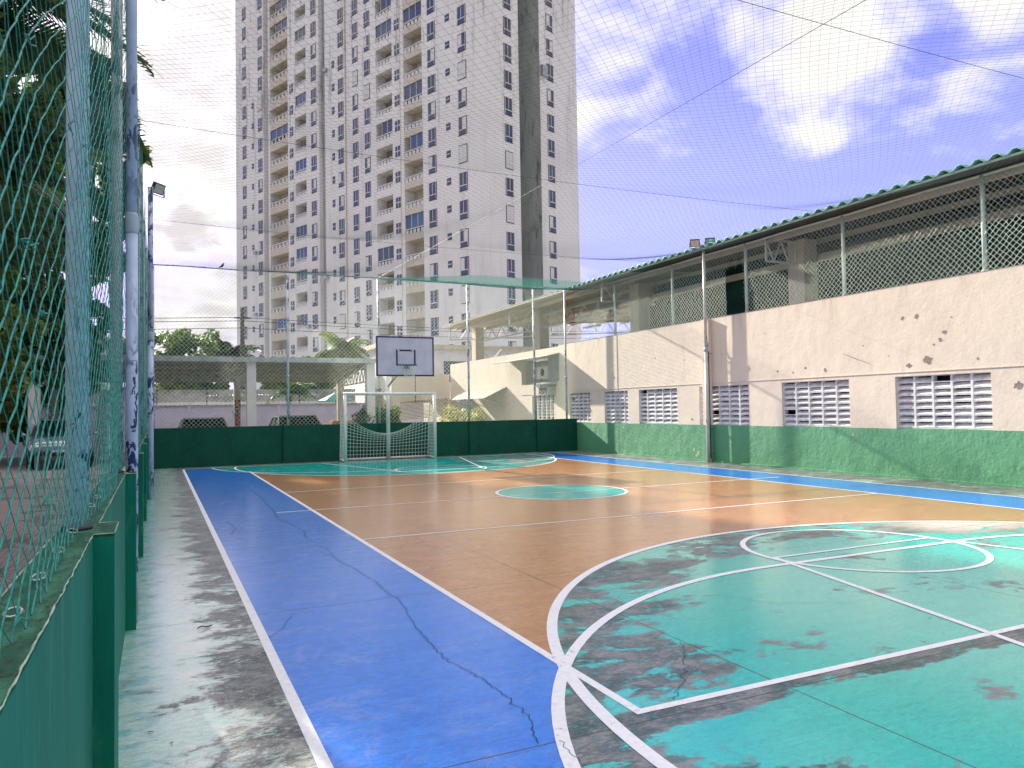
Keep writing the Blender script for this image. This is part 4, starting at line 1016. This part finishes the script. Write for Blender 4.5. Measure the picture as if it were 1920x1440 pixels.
# ------------------------------------------------------------ cars
def car(name_label, cx, cy, rot, paint, h=1.45, L=4.2, Wd=1.72):
    t = empty('parked_car', name_label, 'car', (cx, cy, 0)); ca, sa = math.cos(rot), math.sin(rot)
    T = lambda x, y, z: (cx+x*ca-y*sa, cy+x*sa+y*ca, z*h/1.45)   # x = along car, y = across
    prof = [(-2.05, .45, .80), (-2.0, .40, .95), (-1.2, .33, 1.0), (0, .3, 1.0), (1.0, .33, .97), (1.75, .36, .88), (2.05, .42, .72)]
    mb = MB(); n = 12; vs = []
    for (x, zl_, zh) in prof:
        hw = Wd/2*(1-.10*(abs(x)/2.1)**3)
        for k in range(n):
            a = 2*math.pi*k/n; sx = math.copysign(abs(math.cos(a))**.45, math.cos(a)); sz = math.copysign(abs(math.sin(a))**.6, math.sin(a))
            vs.append(T(x, hw*sx, (zl_+zh)/2+(zh-zl_)/2*sz))
    K = len(prof); fs = [(i*n+j, i*n+(j+1) % n, (i+1)*n+(j+1) % n, (i+1)*n+j) for i in range(K-1) for j in range(n)] + [tuple(range(n)), tuple((K-1)*n+j for j in range(n))]
    mb.add(vs, fs); mb.build('body', paint, t, True)
    # cabin: glass house with roof
    cab = [(-1.75, .95, .80), (-1.35, 1.38, .66), (.25, 1.42, .66), (1.05, .97, .78)]
    mb = MB(); vs = [T(x, s_*w2, z) for x, z, w2 in cab for s_ in (-1, 1)]
    mb.add(vs, [(0, 2, 3, 1), (4, 6, 7, 5), (0, 6, 4, 2), (1, 3, 5, 7), (2, 4, 5, 3)]); mb.build('windows', M['carglass'], t)
    mb = MB()
    for s_ in (-1, 1):
        pp = [T(-1.77, s_*.81, .96), T(-1.36, s_*.67, 1.395), T(.26, s_*.67, 1.435), T(1.07, s_*.79, .98)]
        mb.tube(pp, .03, 6); mb.tube([T(-.5, s_*.79, .97), T(-.5, s_*.67, 1.42)], .03, 6)
    rp = [T(-1.36, -.68, 1.40), T(-1.36, .68, 1.40), T(.28, .68, 1.44), T(.28, -.68, 1.44)]; rq = [(a, b, c_+.03) for a, b, c_ in rp]
    mb.add(rp+rq, [(0, 1, 2, 3), (7, 6, 5, 4), (0, 4, 5, 1), (1, 5, 6, 2), (2, 6, 7, 3), (3, 7, 4, 0)]); mb.build('roof', paint, t)
    for sx in (-1.3, 1.3):
        for s_ in (-1, 1):
            mb = MB(); mb.tube([T(sx, s_*(Wd/2-.19), .31), T(sx, s_*(Wd/2+.0), .31)], .31*h/1.45, 18); wl = mb.build('wheel', M['rubber'], t, True); PIV[wl.name] = PIV[t.name]
            mb = MB(); mb.tube([T(sx, s_*(Wd/2+.001), .31), T(sx, s_*(Wd/2+.012), .31)], .19*h/1.45, 12); rm = mb.build('rim', M['metal'], None); rm.parent = wl
    for s_ in (-1, 1):
        mb = MB(); mb.tube([T(2.0, s_*.52, .66), T(2.03, s_*.70, .68)], .07, 8); mb.build('headlight', M['lampw'], t, True)
        mb = MB(); mb.tube([T(-2.03, s_*.66, .78), T(-1.97, s_*.76, .9)], .06, 8); mb.build('tail_light', M['lampred'], t, True)
        mb = MB(); mb.tube([T(.8, s_*.86, .98), T(.78, s_*1.0, 1.03)], [.03, .07], 8); mb.build('mirror', paint, t, True)
    for sx in (-1, 1): mb = MB(); mb.bar(T(2.06*sx, -.6, .45), T(2.06*sx, .6, .45), .06, .10); mb.build('bumper', M['black'], t)
    mb = MB(); mb.bar(T(2.085, -.25, .52), T(2.085, .25, .52), .01, .11); mb.build('number_plate', M['whitewall'], t)
car('silver green hatchback parked left of the fire extinguisher column', 1.52, 29.7, R(-90), M['cars'], 1.38)
car('gold grey hatchback parked right of the carport column', 4.85, 29.9, R(-90), M['carb'], 1.40)
car('silver blue car parked outside the left net', -2.75, 27.6, R(-84), M['carg'], 1.42)

# ------------------------------------------------------------ pink annex beyond the far wall
t = empty('annex_building', 'salmon annex wall with recessed plant bay beyond the far corner', 'building', (13.9, 31, 0))
mb = MB(); AX = 13.74
# wall pieces around the recess (y 25.4..28.3, z 2.5..3.5) and two grilles
mb.box(AX, AX+.2, 25.0, 36.5, 3.50, 3.86); mb.box(AX, AX+.2, 28.3, 36.5, 2.08, 3.50); mb.box(AX, AX+.2, 25.0, 28.3, 2.05, 2.50)
mb.box(AX, AX+.2, 25.0, 25.45, 2.5, 3.5)
mb.box(AX, AX+.2, 25.0, 25.5, -.01, 2.05); mb.box(AX, AX+.2, 27.35, 33.7, -.01, 2.05+.03); mb.box(AX, AX+.2, 35.5, 36.5, -.01, 2.08)
mb.box(AX, AX+.2, 25.5, 27.35, -.01, 1.1); mb.box(AX, AX+.2, 33.7, 35.5, -.01, 1.0)
mb.box(AX, AX+6, 36.5, 36.7, -.01, 3.86); mb.build('wall', M['salmon'], t)
mb = MB(); mb.box(AX+1.0, AX+1.05, 25.2, 28.6, 2.3, 3.7); mb.box(AX+.2, AX+1, 25.2, 25.3, 2.3, 3.7); mb.box(AX+.2, AX+1, 28.5, 28.6, 2.3, 3.7); mb.box(AX+.2, AX+1, 25.3, 28.5, 2.4, 2.49); mb.build('recess_walls', M['towerb'], t)
for a, b, z0, z1 in ((25.5, 27.35, 1.1, 2.05), (33.7, 35.5, 1.0, 2.05)):
    mb = MB(); n = 5; cw = (b-a)/n; rh = (z1-z0)/8
    for i in range(n+1): mb.box(AX+.05, AX+.15, a+i*cw-.022, a+i*cw+.022, z0, z1)
    for j in range(9): mb.box(AX+.052, AX+.148, a, b, z0+j*rh-.012, z0+j*rh+.012)
    mb.build('louvre_grille', M['louvre'], t)
    mb = MB(); mb.box(AX+.25, AX+.3, a, b, z0-.1, z1+.1); mb.build('shade_panel', M['room_shade'], t)  # dark panel in place of the shade behind the grille
def awn(y0, y1, x0, x1, z0, z1, name, m):
    n = int((y1-y0)/.18*4); ys = np.linspace(y0, y1, n+1); w_ = .018*np.sin(2*np.pi*(ys-y0)/.18)
    V = np.concatenate([np.stack([np.full_like(ys, x), ys, z+w_+dz], 1) for x, z in ((x0, z0), (x1, z1)) for dz in (0, -.012)])
    k = n+1; i = np.arange(n); F = np.concatenate([np.stack([i, i+1, 2*k+i+1, 2*k+i], 1), np.stack([k+i+1, k+i, 3*k+i, 3*k+i+1], 1), np.stack([k+i, k+i+1, i+1, i], 1)])
    return npmesh(name, V, F, m, t)
awn(24.9, 29.6, AX-.75, AX+.02, 3.46, 3.62, 'awning', M['cream_dark'])
awn(29.8, 34.0, AX-1.1, AX+.02, 2.0, 2.5, 'lower_awning', M['cream_dark'])
mb = MB()
for y in (30.0, 32, 33.8): mb = MB(); mb.bar((AX-1.05, y, 1.98), (AX, y, 1.6), .03, .03); mb.build('awning_bracket', M['metal'], t)
mb = MB(); mb.box(AX-.45, AX+.4, 25.2, 26.4, 2.44, 2.52); mb.build('shelf', M['metal'], t)
mb = MB(); mb.box(AX-.02, AX+.0, 24.95, 25.9, 2.55, 3.52)
for k in range(7): mb.box(AX-.045, AX-.02, 24.97+k*.135, 25.03+k*.135, 2.55, 3.52)
mb.build('corrugated_door', M['metal'], t)
t = empty('air_conditioner', 'white air conditioner box mounted in the annex recess', 'air conditioner', (AX+.2, 26.5, 2.7))
mb = MB(); mb.box(AX+.02, AX+.32, 26.15, 26.95, 2.70, 3.18); mb.build('casing', M['white'], t)
mb = MB(); mb.tube([(AX+.019, 26.45, 2.95), (AX+.005, 26.45, 2.95)], .15, 16); mb.build('fan_grille', M['black'], t, True)
mb = MB(); mb.tube([(AX, 26.5, 2.7), (AX-.02, 26.55, 2.55), (AX-.02, 26.5, 2.2), (AX-.02, 26.1, 2.1)], .02, 6); mb.build('pipe', M['black'], t, True)
t = empty('air_conditioner', 'small grey air conditioner below the annex shelf', 'air conditioner', (AX-.2, 25.7, 2.1))
mb = MB(); mb.box(AX-.35, AX-.01, 25.35, 26.1, 2.05, 2.34); mb.build('casing', M['metal'], t)
mb = MB(); mb.box(AX-.36, AX-.35, 25.42, 25.72, 2.09, 2.30); mb.box(AX-.36, AX-.35, 25.76, 26.04, 2.09, 2.30); mb.build('grille', M['black'], t)
t = empty('side_block', 'salmon upper storey block with slatted pergola behind the goal', 'building', (11, 38, 0))
mb = MB(); mb.box(10.6, 13.7, 36.8, 40, 1.95, 3.35); mb.box(13.7, 18.5, 37.5, 41, -.01, 2.3); mb.build('wall', M['salmon'], t)
mb = MB(); mb.box(11.85, 11.88, 36.78, 36.80, 1.95, 3.35); mb.build('joint', M['black'], t)
mb = MB()
for k in range(14): z = 1.85-.065*k*.9; mb.obox((9.9, 36.7-.25*k, z-.0), (3.8, 0, .25), (0, .14, 0), (0, 0, .03))
mb.bar((10.0, 36.7, 1.85), (10.0, 33.3, 1.05), .06, .06); mb.bar((13.5, 36.7, 2.1), (13.5, 33.3, 1.3), .06, .06); mb.build('pergola_slats', M['wood'], t)
for x in (10.2, 13.3):
    mb = MB(); mb.box(x, x+.14, 36.5, 36.64, -.01, 1.9); mb.build('post', M['wood'], t)
t = empty('gate_pillar', 'pale rendered pillar right of the goal centre post', 'pillar', (9.3, 30.5, 0))
mb = MB(); mb.box(8.95, 9.30, 31.0, 31.3, -.01, 3.05); mb.build('shaft', M['salmon'], t); mb = MB(); mb.box(8.9, 9.35, 30.95, 31.35, 3.05, 3.12); mb.build('cap', M['whitewall'], t)
t = empty('gate_pillar', 'brown pillar seen through the goal', 'pillar', (8.5, 31.5, 0))
mb = MB(); mb.box(8.35, 8.85, 31.9, 32.3, -.01, 2.35); mb.build('shaft', M['brick'], t); mb = MB(); mb.box(8.3, 8.9, 31.85, 32.35, 2.35, 2.5); mb.build('cap', M['conc'], t)
t = empty('planter_box', 'orange planter box behind the far wall beside the goal', 'planter', (6.2, 27.2, 0))
mb = MB(); mb.box(5.95, 6.75, 28.6, 29.1, .75, 1.16); mb.box(6.0, 6.7, 28.65, 29.05, 1.16, 1.2); mb.build('box', M['orangebox'], t); mb = MB(); mb.box(6.05, 6.12, 28.65, 29.05, -.01, .75); mb.box(6.58, 6.65, 28.65, 29.05, -.01, .75); mb.build('legs', M['metal'], t)
t = empty('parasol', 'small teal parasol beyond the carport', 'parasol', (8.2, 38.5, 0))
mb = MB(); mb.tube([(8.2, 38.5, 0), (8.2, 38.5, 2.5)], .03, 8); mb.build('pole', M['metal'], t, True)
mb = MB(); mb.tube([(8.2, 38.5, 2.05), (8.2, 38.5, 2.1), (8.2, 38.5, 2.5)], [.9, .88, .03], 8); mb.build('canopy', M['rope_g'], t)
# pale low building between tower and pavilion
t = empty('low_house', 'white flat roofed house seen under the pavilion roof', 'building', (30, 50, 0))
mb = MB(); mb.box(13, 34, 48, 58, 0, 5.6); mb.build('wall', M['whitewall'], t)
mb = MB(); mb.box(12.8, 34.2, 47.8, 58.2, 5.6, 5.9); mb.build('roof', M['cream'], t)
mb = MB()
for k in range(6): mb = MB(); mb.box(14.5+k*3, 16.1+k*3, 47.94, 48.0, 3.4, 4.8); mb.build('window', M['winglass'], t)
t = empty('white_house', 'white gabled house wall behind the palms at far left', 'building', (-6, 45, 0))
mb = MB(); o_ = [(-14, 44), (-2.4, 44), (-2.4, 52), (-14, 52)]
mb.box(-14, -2.6, 44, 52, 0, 5.6); mb.add([(-14, 44, 5.6), (-2.6, 44, 5.6), (-8.3, 44, 11.4), (-14, 52, 5.6), (-2.6, 52, 5.6), (-8.3, 52, 11.4)], [(0, 1, 2), (5, 4, 3), (1, 4, 5, 2), (0, 2, 5, 3)]); mb.build('wall', M['whitewall'], t)
mb = MB(); mb.obox((-2.3, 43.8, 5.35), (-6.1, 0, 6.2), (0, 8.4, 0), (.1, 0, .12)); mb.obox((-14.3, 43.8, 5.35), (6.1, 0, 6.2), (0, 8.4, 0), (-.1, 0, .12)); mb.build('roof', M['greywall'], t)
t = empty('garden_wall', 'white garden wall outside the left fence', 'wall', (-1.6, 25, 0))
mb = MB(); mb.box(-1.9, -1.7, 30, 35.9, -.01, 2.0); mb.build('wall', M['whitewall'], t)

# ============================================================ VEGETATION
def leaves(centers, n_per, spread, size, seedv, squash=1.0):
    g = np.random.default_rng(seedv); K = len(centers); cts = np.repeat(np.array(centers, float), n_per, 0)
    off = g.normal(0, 1, cts.shape); off /= np.linalg.norm(off, axis=1)[:, None]+1e-9; rad = g.uniform(.35, 1, (len(cts), 1))**.5
    sp = np.repeat(np.array(spread, float), n_per)[:, None] if hasattr(spread, '__len__') else spread
    P = cts + off*rad*sp*np.array([1, 1, squash])
    a = g.normal(0, 1, P.shape); a /= np.linalg.norm(a, axis=1)[:, None]; b = np.cross(a, g.normal(0, 1, P.shape)); b /= np.linalg.norm(b, axis=1)[:, None]+1e-9
    s = size*g.uniform(.6, 1.35, (len(P), 1)); w_ = s*.42
    V = np.stack([P-a*s, P+b*w_, P+a*s, P-b*w_], 1).reshape(-1, 3); F = np.arange(len(P)*4).reshape(-1, 4)
    return V, F
def tree(name, label, cat, x, y, h, cr, ch, mt, leaf=.22, ncl=70, nper=60, seedv=1, trunk_r=.22, group=None, zbase=None):
    g = np.random.default_rng(seedv); t = empty(name, label, cat, (x, y, 0), group)
    zb = h-ch if zbase is None else zbase
    cs = []; sp = []
    for k in range(ncl):
        a = g.uniform(0, 2*np.pi); v = g.uniform(0, 1); rr = cr*np.sqrt(np.sin(np.pi*(.12+.80*v)))*g.uniform(.35, 1.0)
        cs.append((x+rr*math.cos(a), y+rr*math.sin(a), zb+(h-zb)*v*g.uniform(.88, 1.0))); sp.append(cr*g.uniform(.13, .30))
    V, F = leaves(cs, nper, sp, leaf, seedv+50, .75); npmesh('crown', V, F, mt, t)
    mb = MB(); top = Vector((x+g.normal(0, .3), y, zb+(h-zb)*.55)); mb.tube([(x, y, 0), (x+.1, y, zb*.6), top], [trunk_r, trunk_r*.75, trunk_r*.3], 9)
    for k in range(7):
        c = Vector(cs[k*3 % ncl]); st = Vector((x, y, zb*.6)).lerp(top, .2+.1*k); mb.tube([st, st.lerp(c, .5)+Vector((0, 0, .2)), c], [trunk_r*.4, trunk_r*.25, trunk_r*.1], 6)
    mb.build('trunk', M['bark'], t, True); return t
def frond_arrays(L, droop, nl, lw, ll, seedv):
    g = np.random.default_rng(seedv); A = []; F = []
    s = np.linspace(0, 1, 14); cx = L*(s-.12*s**2); cz = L*(.42*s - droop*s**2.1)
    V = []; 
    for i in range(13):   # rachis: flat strip pair
        w0 = .022*(1-s[i]*.8); w1 = .022*(1-s[i+1]*.8); o = len(V)
        V += [(cx[i], -w0, cz[i]), (cx[i], w0, cz[i]), (cx[i+1], w1, cz[i+1]), (cx[i+1], -w1, cz[i+1])]; F.append((o, o+1, o+2, o+3))
    for k in range(nl):
        q = .12+.86*k/nl; x0 = np.interp(q, s, cx); z0 = np.interp(q, s, cz); ln = ll*(math.sin(math.pi*min(1, .18+q*.86))**.6)*g.uniform(.85, 1.1)
        for sd_ in (-1, 1):
            fwd = .45+.4*q; hang = g.uniform(.25, .65)
            d = np.array([fwd, sd_*.85, -.1]); d /= np.linalg.norm(d); p0 = np.array([x0, 0, z0]); p1 = p0+d*ln*.55; p2 = p0+d*ln*.95+np.array([0, 0, -hang*ln*.6])
            wv = np.array([lw, 0, 0]); o = len(V)
            V += [tuple(p0-wv*.5), tuple(p0+wv*.5), tuple(p1+wv*.5), tuple(p1-wv*.5)]; F.append((o, o+1, o+2, o+3))
            o = len(V); V += [tuple(p1-wv*.5), tuple(p1+wv*.5), tuple(p2+wv*.08), tuple(p2-wv*.08)]; F.append((o, o+1, o+2, o+3))
    return np.array(V), np.array(F)
def palm(label, x, y, h, L=3.2, nf=22, seedv=1, mt=None, lw=.045, ll=.75, nl=46, r=.16, group=None, azr=None):
    g = np.random.default_rng(seedv); t = empty('palm_tree', label, 'palm', (x, y, 0), group); VV = []; FF = []; o = 0
    for k in range(nf):
        V, F = frond_arrays(L*g.uniform(.8, 1.1), g.uniform(.35, .95), nl, lw, ll, seedv*100+k)
        az = 2*np.pi*k/nf*2.4+g.uniform(-.2, .2) if azr is None else g.uniform(*azr); el = g.uniform(-.45, .85)
        ce, se = math.cos(el), math.sin(el); X = V[:, 0]*ce-V[:, 2]*se; Z = V[:, 0]*se+V[:, 2]*ce; tw_ = g.uniform(-.4, .4)
        Yy = V[:, 1]*math.cos(tw_)-0*Z; W = np.stack([x+X*math.cos(az)-Yy*math.sin(az), y+X*math.sin(az)+Yy*math.cos(az), h+Z+V[:, 1]*math.sin(tw_)], 1)
        VV.append(W); FF.append(F+o); o += len(W)
    npmesh('crown', np.concatenate(VV), np.concatenate(FF), mt or M['leafp'], t)
    mb = MB(); n = 16; mb.tube([(x+.12*math.sin(i*.4), y, h*i/n) for i in range(n+1)], [r*(1.25-.35*i/n)*(1+.06*(i % 2)) for i in range(n+1)], 12); mb.build('trunk', M['bark'], t, True)
    return t
# palms close outside the left net
palm('tall dark palm right behind the left net, nearest the camera', -3.5, 6.2, 5.0, 3.3, 26, 11, nl=52)
palm('dark palm behind the second post of the left net', -3.9, 10.5, 5.9, 3.4, 28, 12, nl=52)
palm('taller palm whose fronds reach over the left pole', -2.8, 11.8, 6.8, 3.25, 30, 13, nl=52)
palm('dark palm further down the left side', -3.4, 17.5, 6.2, 3.5, 26, 14)
palm('distant palm beyond the left parking area', -4.8, 24, 8.0, 3.8, 24, 15, lw=.07)
palm('low palm at the foot of the left net', -3.4, 8.5, 2.7, 2.4, 22, 16, nl=40)
for x, y, h, cr, ch, lb, sv in [(-1.75, 5.0, 6.4, .95, 4.3, 'dense dark crown pressed against the left net nearest the camera', 61), (-2.6, 8.4, 7.4, 1.4, 5.3, 'dense dark crown just beyond the first post of the left net', 62),
        (-3.2, 12.2, 8.2, 1.7, 5.9, 'dense dark crown beyond the second post of the left net', 63), (-3.4, 16.8, 9.4, 1.9, 6.6, 'tall dark crown farthest along the left net', 64), (-3.6, 4.6, 8.0, 1.8, 6.0, 'broad dark crown behind the nearest palms at the left edge', 65)]:
    tree('broadleaf_tree', lb, 'tree', x, y, h, cr, ch, M['leafd'], .085, 120, 170, sv, .10)
tree('broadleaf_tree', 'young tree in a sunlit green low behind the near left net', 'tree', -1.75, 9.6, 3.5, .62, 1.75, M['leafy'], .05, 70, 150, 71, .05)  # sunlight on this foliage is put into its bright leaf colour
tree('broadleaf_tree', 'second bright green young tree beyond the first post of the left net', 'tree', -1.3, 14.2, 3.9, .6, 1.9, M['leafm'], .06, 70, 130, 72, .05)
# big trees outside at left, the very tall ones are added to shade the court
for k, (x, y, h, cr, ch, mt, lb, sv) in enumerate([
    (-6.0, 20, 6.2, 2.6, 4.8, 'leafm', 'round green tree behind the dark palms at left', 21),
    (-4.6, 59, 27, 3.4, 16, 'leafd', 'slender very tall dark tree added behind the left poles to shade the court', 28),
    (-9.0, 58, 27, 5.0, 15, 'leafd', 'very tall dark tree added above the white house to shade the court', 22),
    (-16, 60, 29, 7.0, 18, 'leafd', 'broad tall dark tree added left of the white house to shade the court', 23),
    (-25, 62, 28, 8.0, 18, 'leafd', 'massive dark tree added at the far left edge to shade the court', 24),
    (-5.0, 40, 7.8, 2.2, 5.6, 'leafm', 'leafy tree in front of the white house', 25),
    (-8.2, 30, 8.5, 3.2, 6.5, 'leafd', 'dark bushy tree beside the silver blue car', 26),
    (-4.3, 33.5, 4.6, 1.6, 3.8, 'leafy', 'bright green small tree over the lilac wall at left', 27)]):
    tree('broadleaf_tree', lb, 'tree', x, y, h, cr, ch, M[mt], .22 if y < 45 else .5, 80 if y < 45 else 110, 70, sv, .2 if y < 45 else .5)
# trees behind the carport
for k, (x, y, h, cr, ch, mt, lb, sv) in enumerate([
    (.3, 58, 7.4, 3.0, 5.4, 'leafd', 'dark bushy tree left end of the row above the carport', 31), (2.4, 60, 7.6, 2.9, 5.6, 'leafd', 'flat topped dark tree above the carport', 32),
    (-2.2, 59, 6.8, 2.5, 5.0, 'leafd', 'dark tree partly hidden by the left poles above the carport', 33), (.9, 47, 4.5, 1.2, 2.2, 'leafy', 'small bright bush just above the carport roof edge', 34),
    (2.5, 48, 4.5, 1.0, 2.0, 'leafm', 'low grey green bush above the carport beside the palm', 35), (7.0, 47, 4.6, 1.3, 2.4, 'leafy', 'pale green bush above the carport right of the tower foot', 36),
    (8.6, 46, 4.8, 1.3, 2.4, 'leafm', 'leafy bush beneath the tufted palm above the carport', 37)]):
    tree('broadleaf_tree', lb, 'tree', x, y, h, cr, ch, M[mt], .20, 60, 60, sv, .14)
palm('spiky palm above the carport left of the utility pole', 4.0, 50, 4.9, 2.1, 24, 41, lw=.10, ll=.7, nl=26, mt=M['leafp'])
palm('sunlit palm above the carport right of the tower corner', 10.2, 46, 5.2, 2.0, 30, 42, lw=.10, ll=.7, nl=26, mt=M['leafpl'])
palm('small palm under the carport roof line behind the lilac wall', 6.0, 38.5, 2.6, 1.6, 20, 43, lw=.07, ll=.5, nl=24, mt=M['leafm'])
palm('thin palm just right of the utility pole', 5.0, 49, 4.1, 1.2, 14, 44, lw=.08, ll=.5, nl=20, mt=M['leafpl'])
def shrub(label, x, y, rx, ry, z0, z1, mt, leaf=.06, n=60, per=90, sv=1):
    g = np.random.default_rng(sv); t = empty('shrub', label, 'shrub', (x, y, 0)); cs = []
    for k in range(n):
        a, v = g.uniform(0, 6.28), g.uniform(0, 1); q = math.sqrt(g.uniform(.1, 1)); cs.append((x+rx*q*math.cos(a), y+ry*q*math.sin(a), z0+(z1-z0)*v*(1-.35*q*q)))
    V, F = leaves(cs, per, min(rx, ry)*.35, leaf, sv+9); npmesh('foliage', V, F, mt, t)
    mb = MB()
    for k in range(6): mb.tube([(x+rx*.2*math.cos(k), y+ry*.2*math.sin(k), 0), cs[k]], [.03, .012], 5)
    mb.build('stems', M['bark'], t, True)
shrub('clipped round green shrub behind the goal', 7.45, 27.6, .85, .7, .35, 1.78, M['leafm'], .06, 90, 110, 51)
shrub('straggly yellow green bush right of the goal', 10.9, 28.6, .7, .6, .4, 1.75, M['leafb'], .07, 40, 40, 52)
shrub('yellowish bush left of the annex grille', 11.9, 29.6, .75, .6, .4, 1.65, M['leafb'], .07, 40, 36, 53)
shrub('low green hedge clump at the right foot of the goal', 8.3, 29.3, .5, .5, .2, 1.3, M['leafm'], .06, 40, 60, 54)

# utility pole and wires
t = empty('utility_pole', 'brown utility pole beside the tower', 'utility pole', (4.37, 45, 0))
mb = MB(); mb.tube([(4.37, 45, 0), (4.37, 45, 7.5)], [.16, .11], 10); mb.build('pole', M['bark'], t, True)
mb = MB(); mb.bar((3.9, 45, 6.9), (4.84, 45, 6.9), .06, .06); mb.build('cross_arm', M['bark'], t)
for k in range(3):
    z = (6.95, 6.75, 6.35)[k]
    cable((4.4, 45, z), (-40, 47, z-.6), .35, f'{("upper", "middle", "lower")[k]} power line left of the utility pole', .018)
    cable((4.4, 45, z), (45, 60, z+2), .4, f'{("upper", "middle", "lower")[k]} power line passing in front of the tower', .018)

# litter on the floor
for i, (x, y, L, rot, lb) in enumerate([(.31, 5.91, .12, .5, 'dark curled palm scrap lying near the left wall'), (.09, 4.4, .035, .2, 'small dark leaf on the pale floor edge'), (.27, 4.3, .02, 1.0, 'tiny leaf right of the small dark leaf'),
        (-.03, 4.11, .03, 2.6, 'tiny leaf close to the green wall'), (.06, 3.93, .025, .9, 'tiny leaf nearest the camera on the left strip'), (3.39, 7.02, .025, .4, 'tiny dark leaf on the orange floor'), (4.97, 3.66, .03, .2, 'tiny leaf on the teal key'), (1.75, 18.48, .08, .1, 'dark scrap at the far end of the blue strip')]):
    mb = MB(); c_, s_ = math.cos(rot), math.sin(rot); pts = []
    for k in range(9):
        f_ = k/8; w_ = L*.16*math.sin(math.pi*f_)+.001; pts.append((f_*L-L/2, w_, .006+.05*L*math.sin(math.pi*f_*2)+L*.08))
    vs = []
    for px_, w_, z in pts:
        for sg_ in (-1, 0, 1): vs.append((x+px_*c_-sg_*w_*s_, y+px_*s_+sg_*w_*c_, z-(L*.05 if sg_ == 0 else 0)))
    mb.add(vs, [(k*3+j, k*3+j+1, k*3+j+4, k*3+j+3) for k in range(8) for j in range(2)])
    o = mb.build('fallen_leaf', M['leafdry']); tag(o, lb, 'leaf', 'litter on the court floor')
print('objects', len(bpy.data.objects))
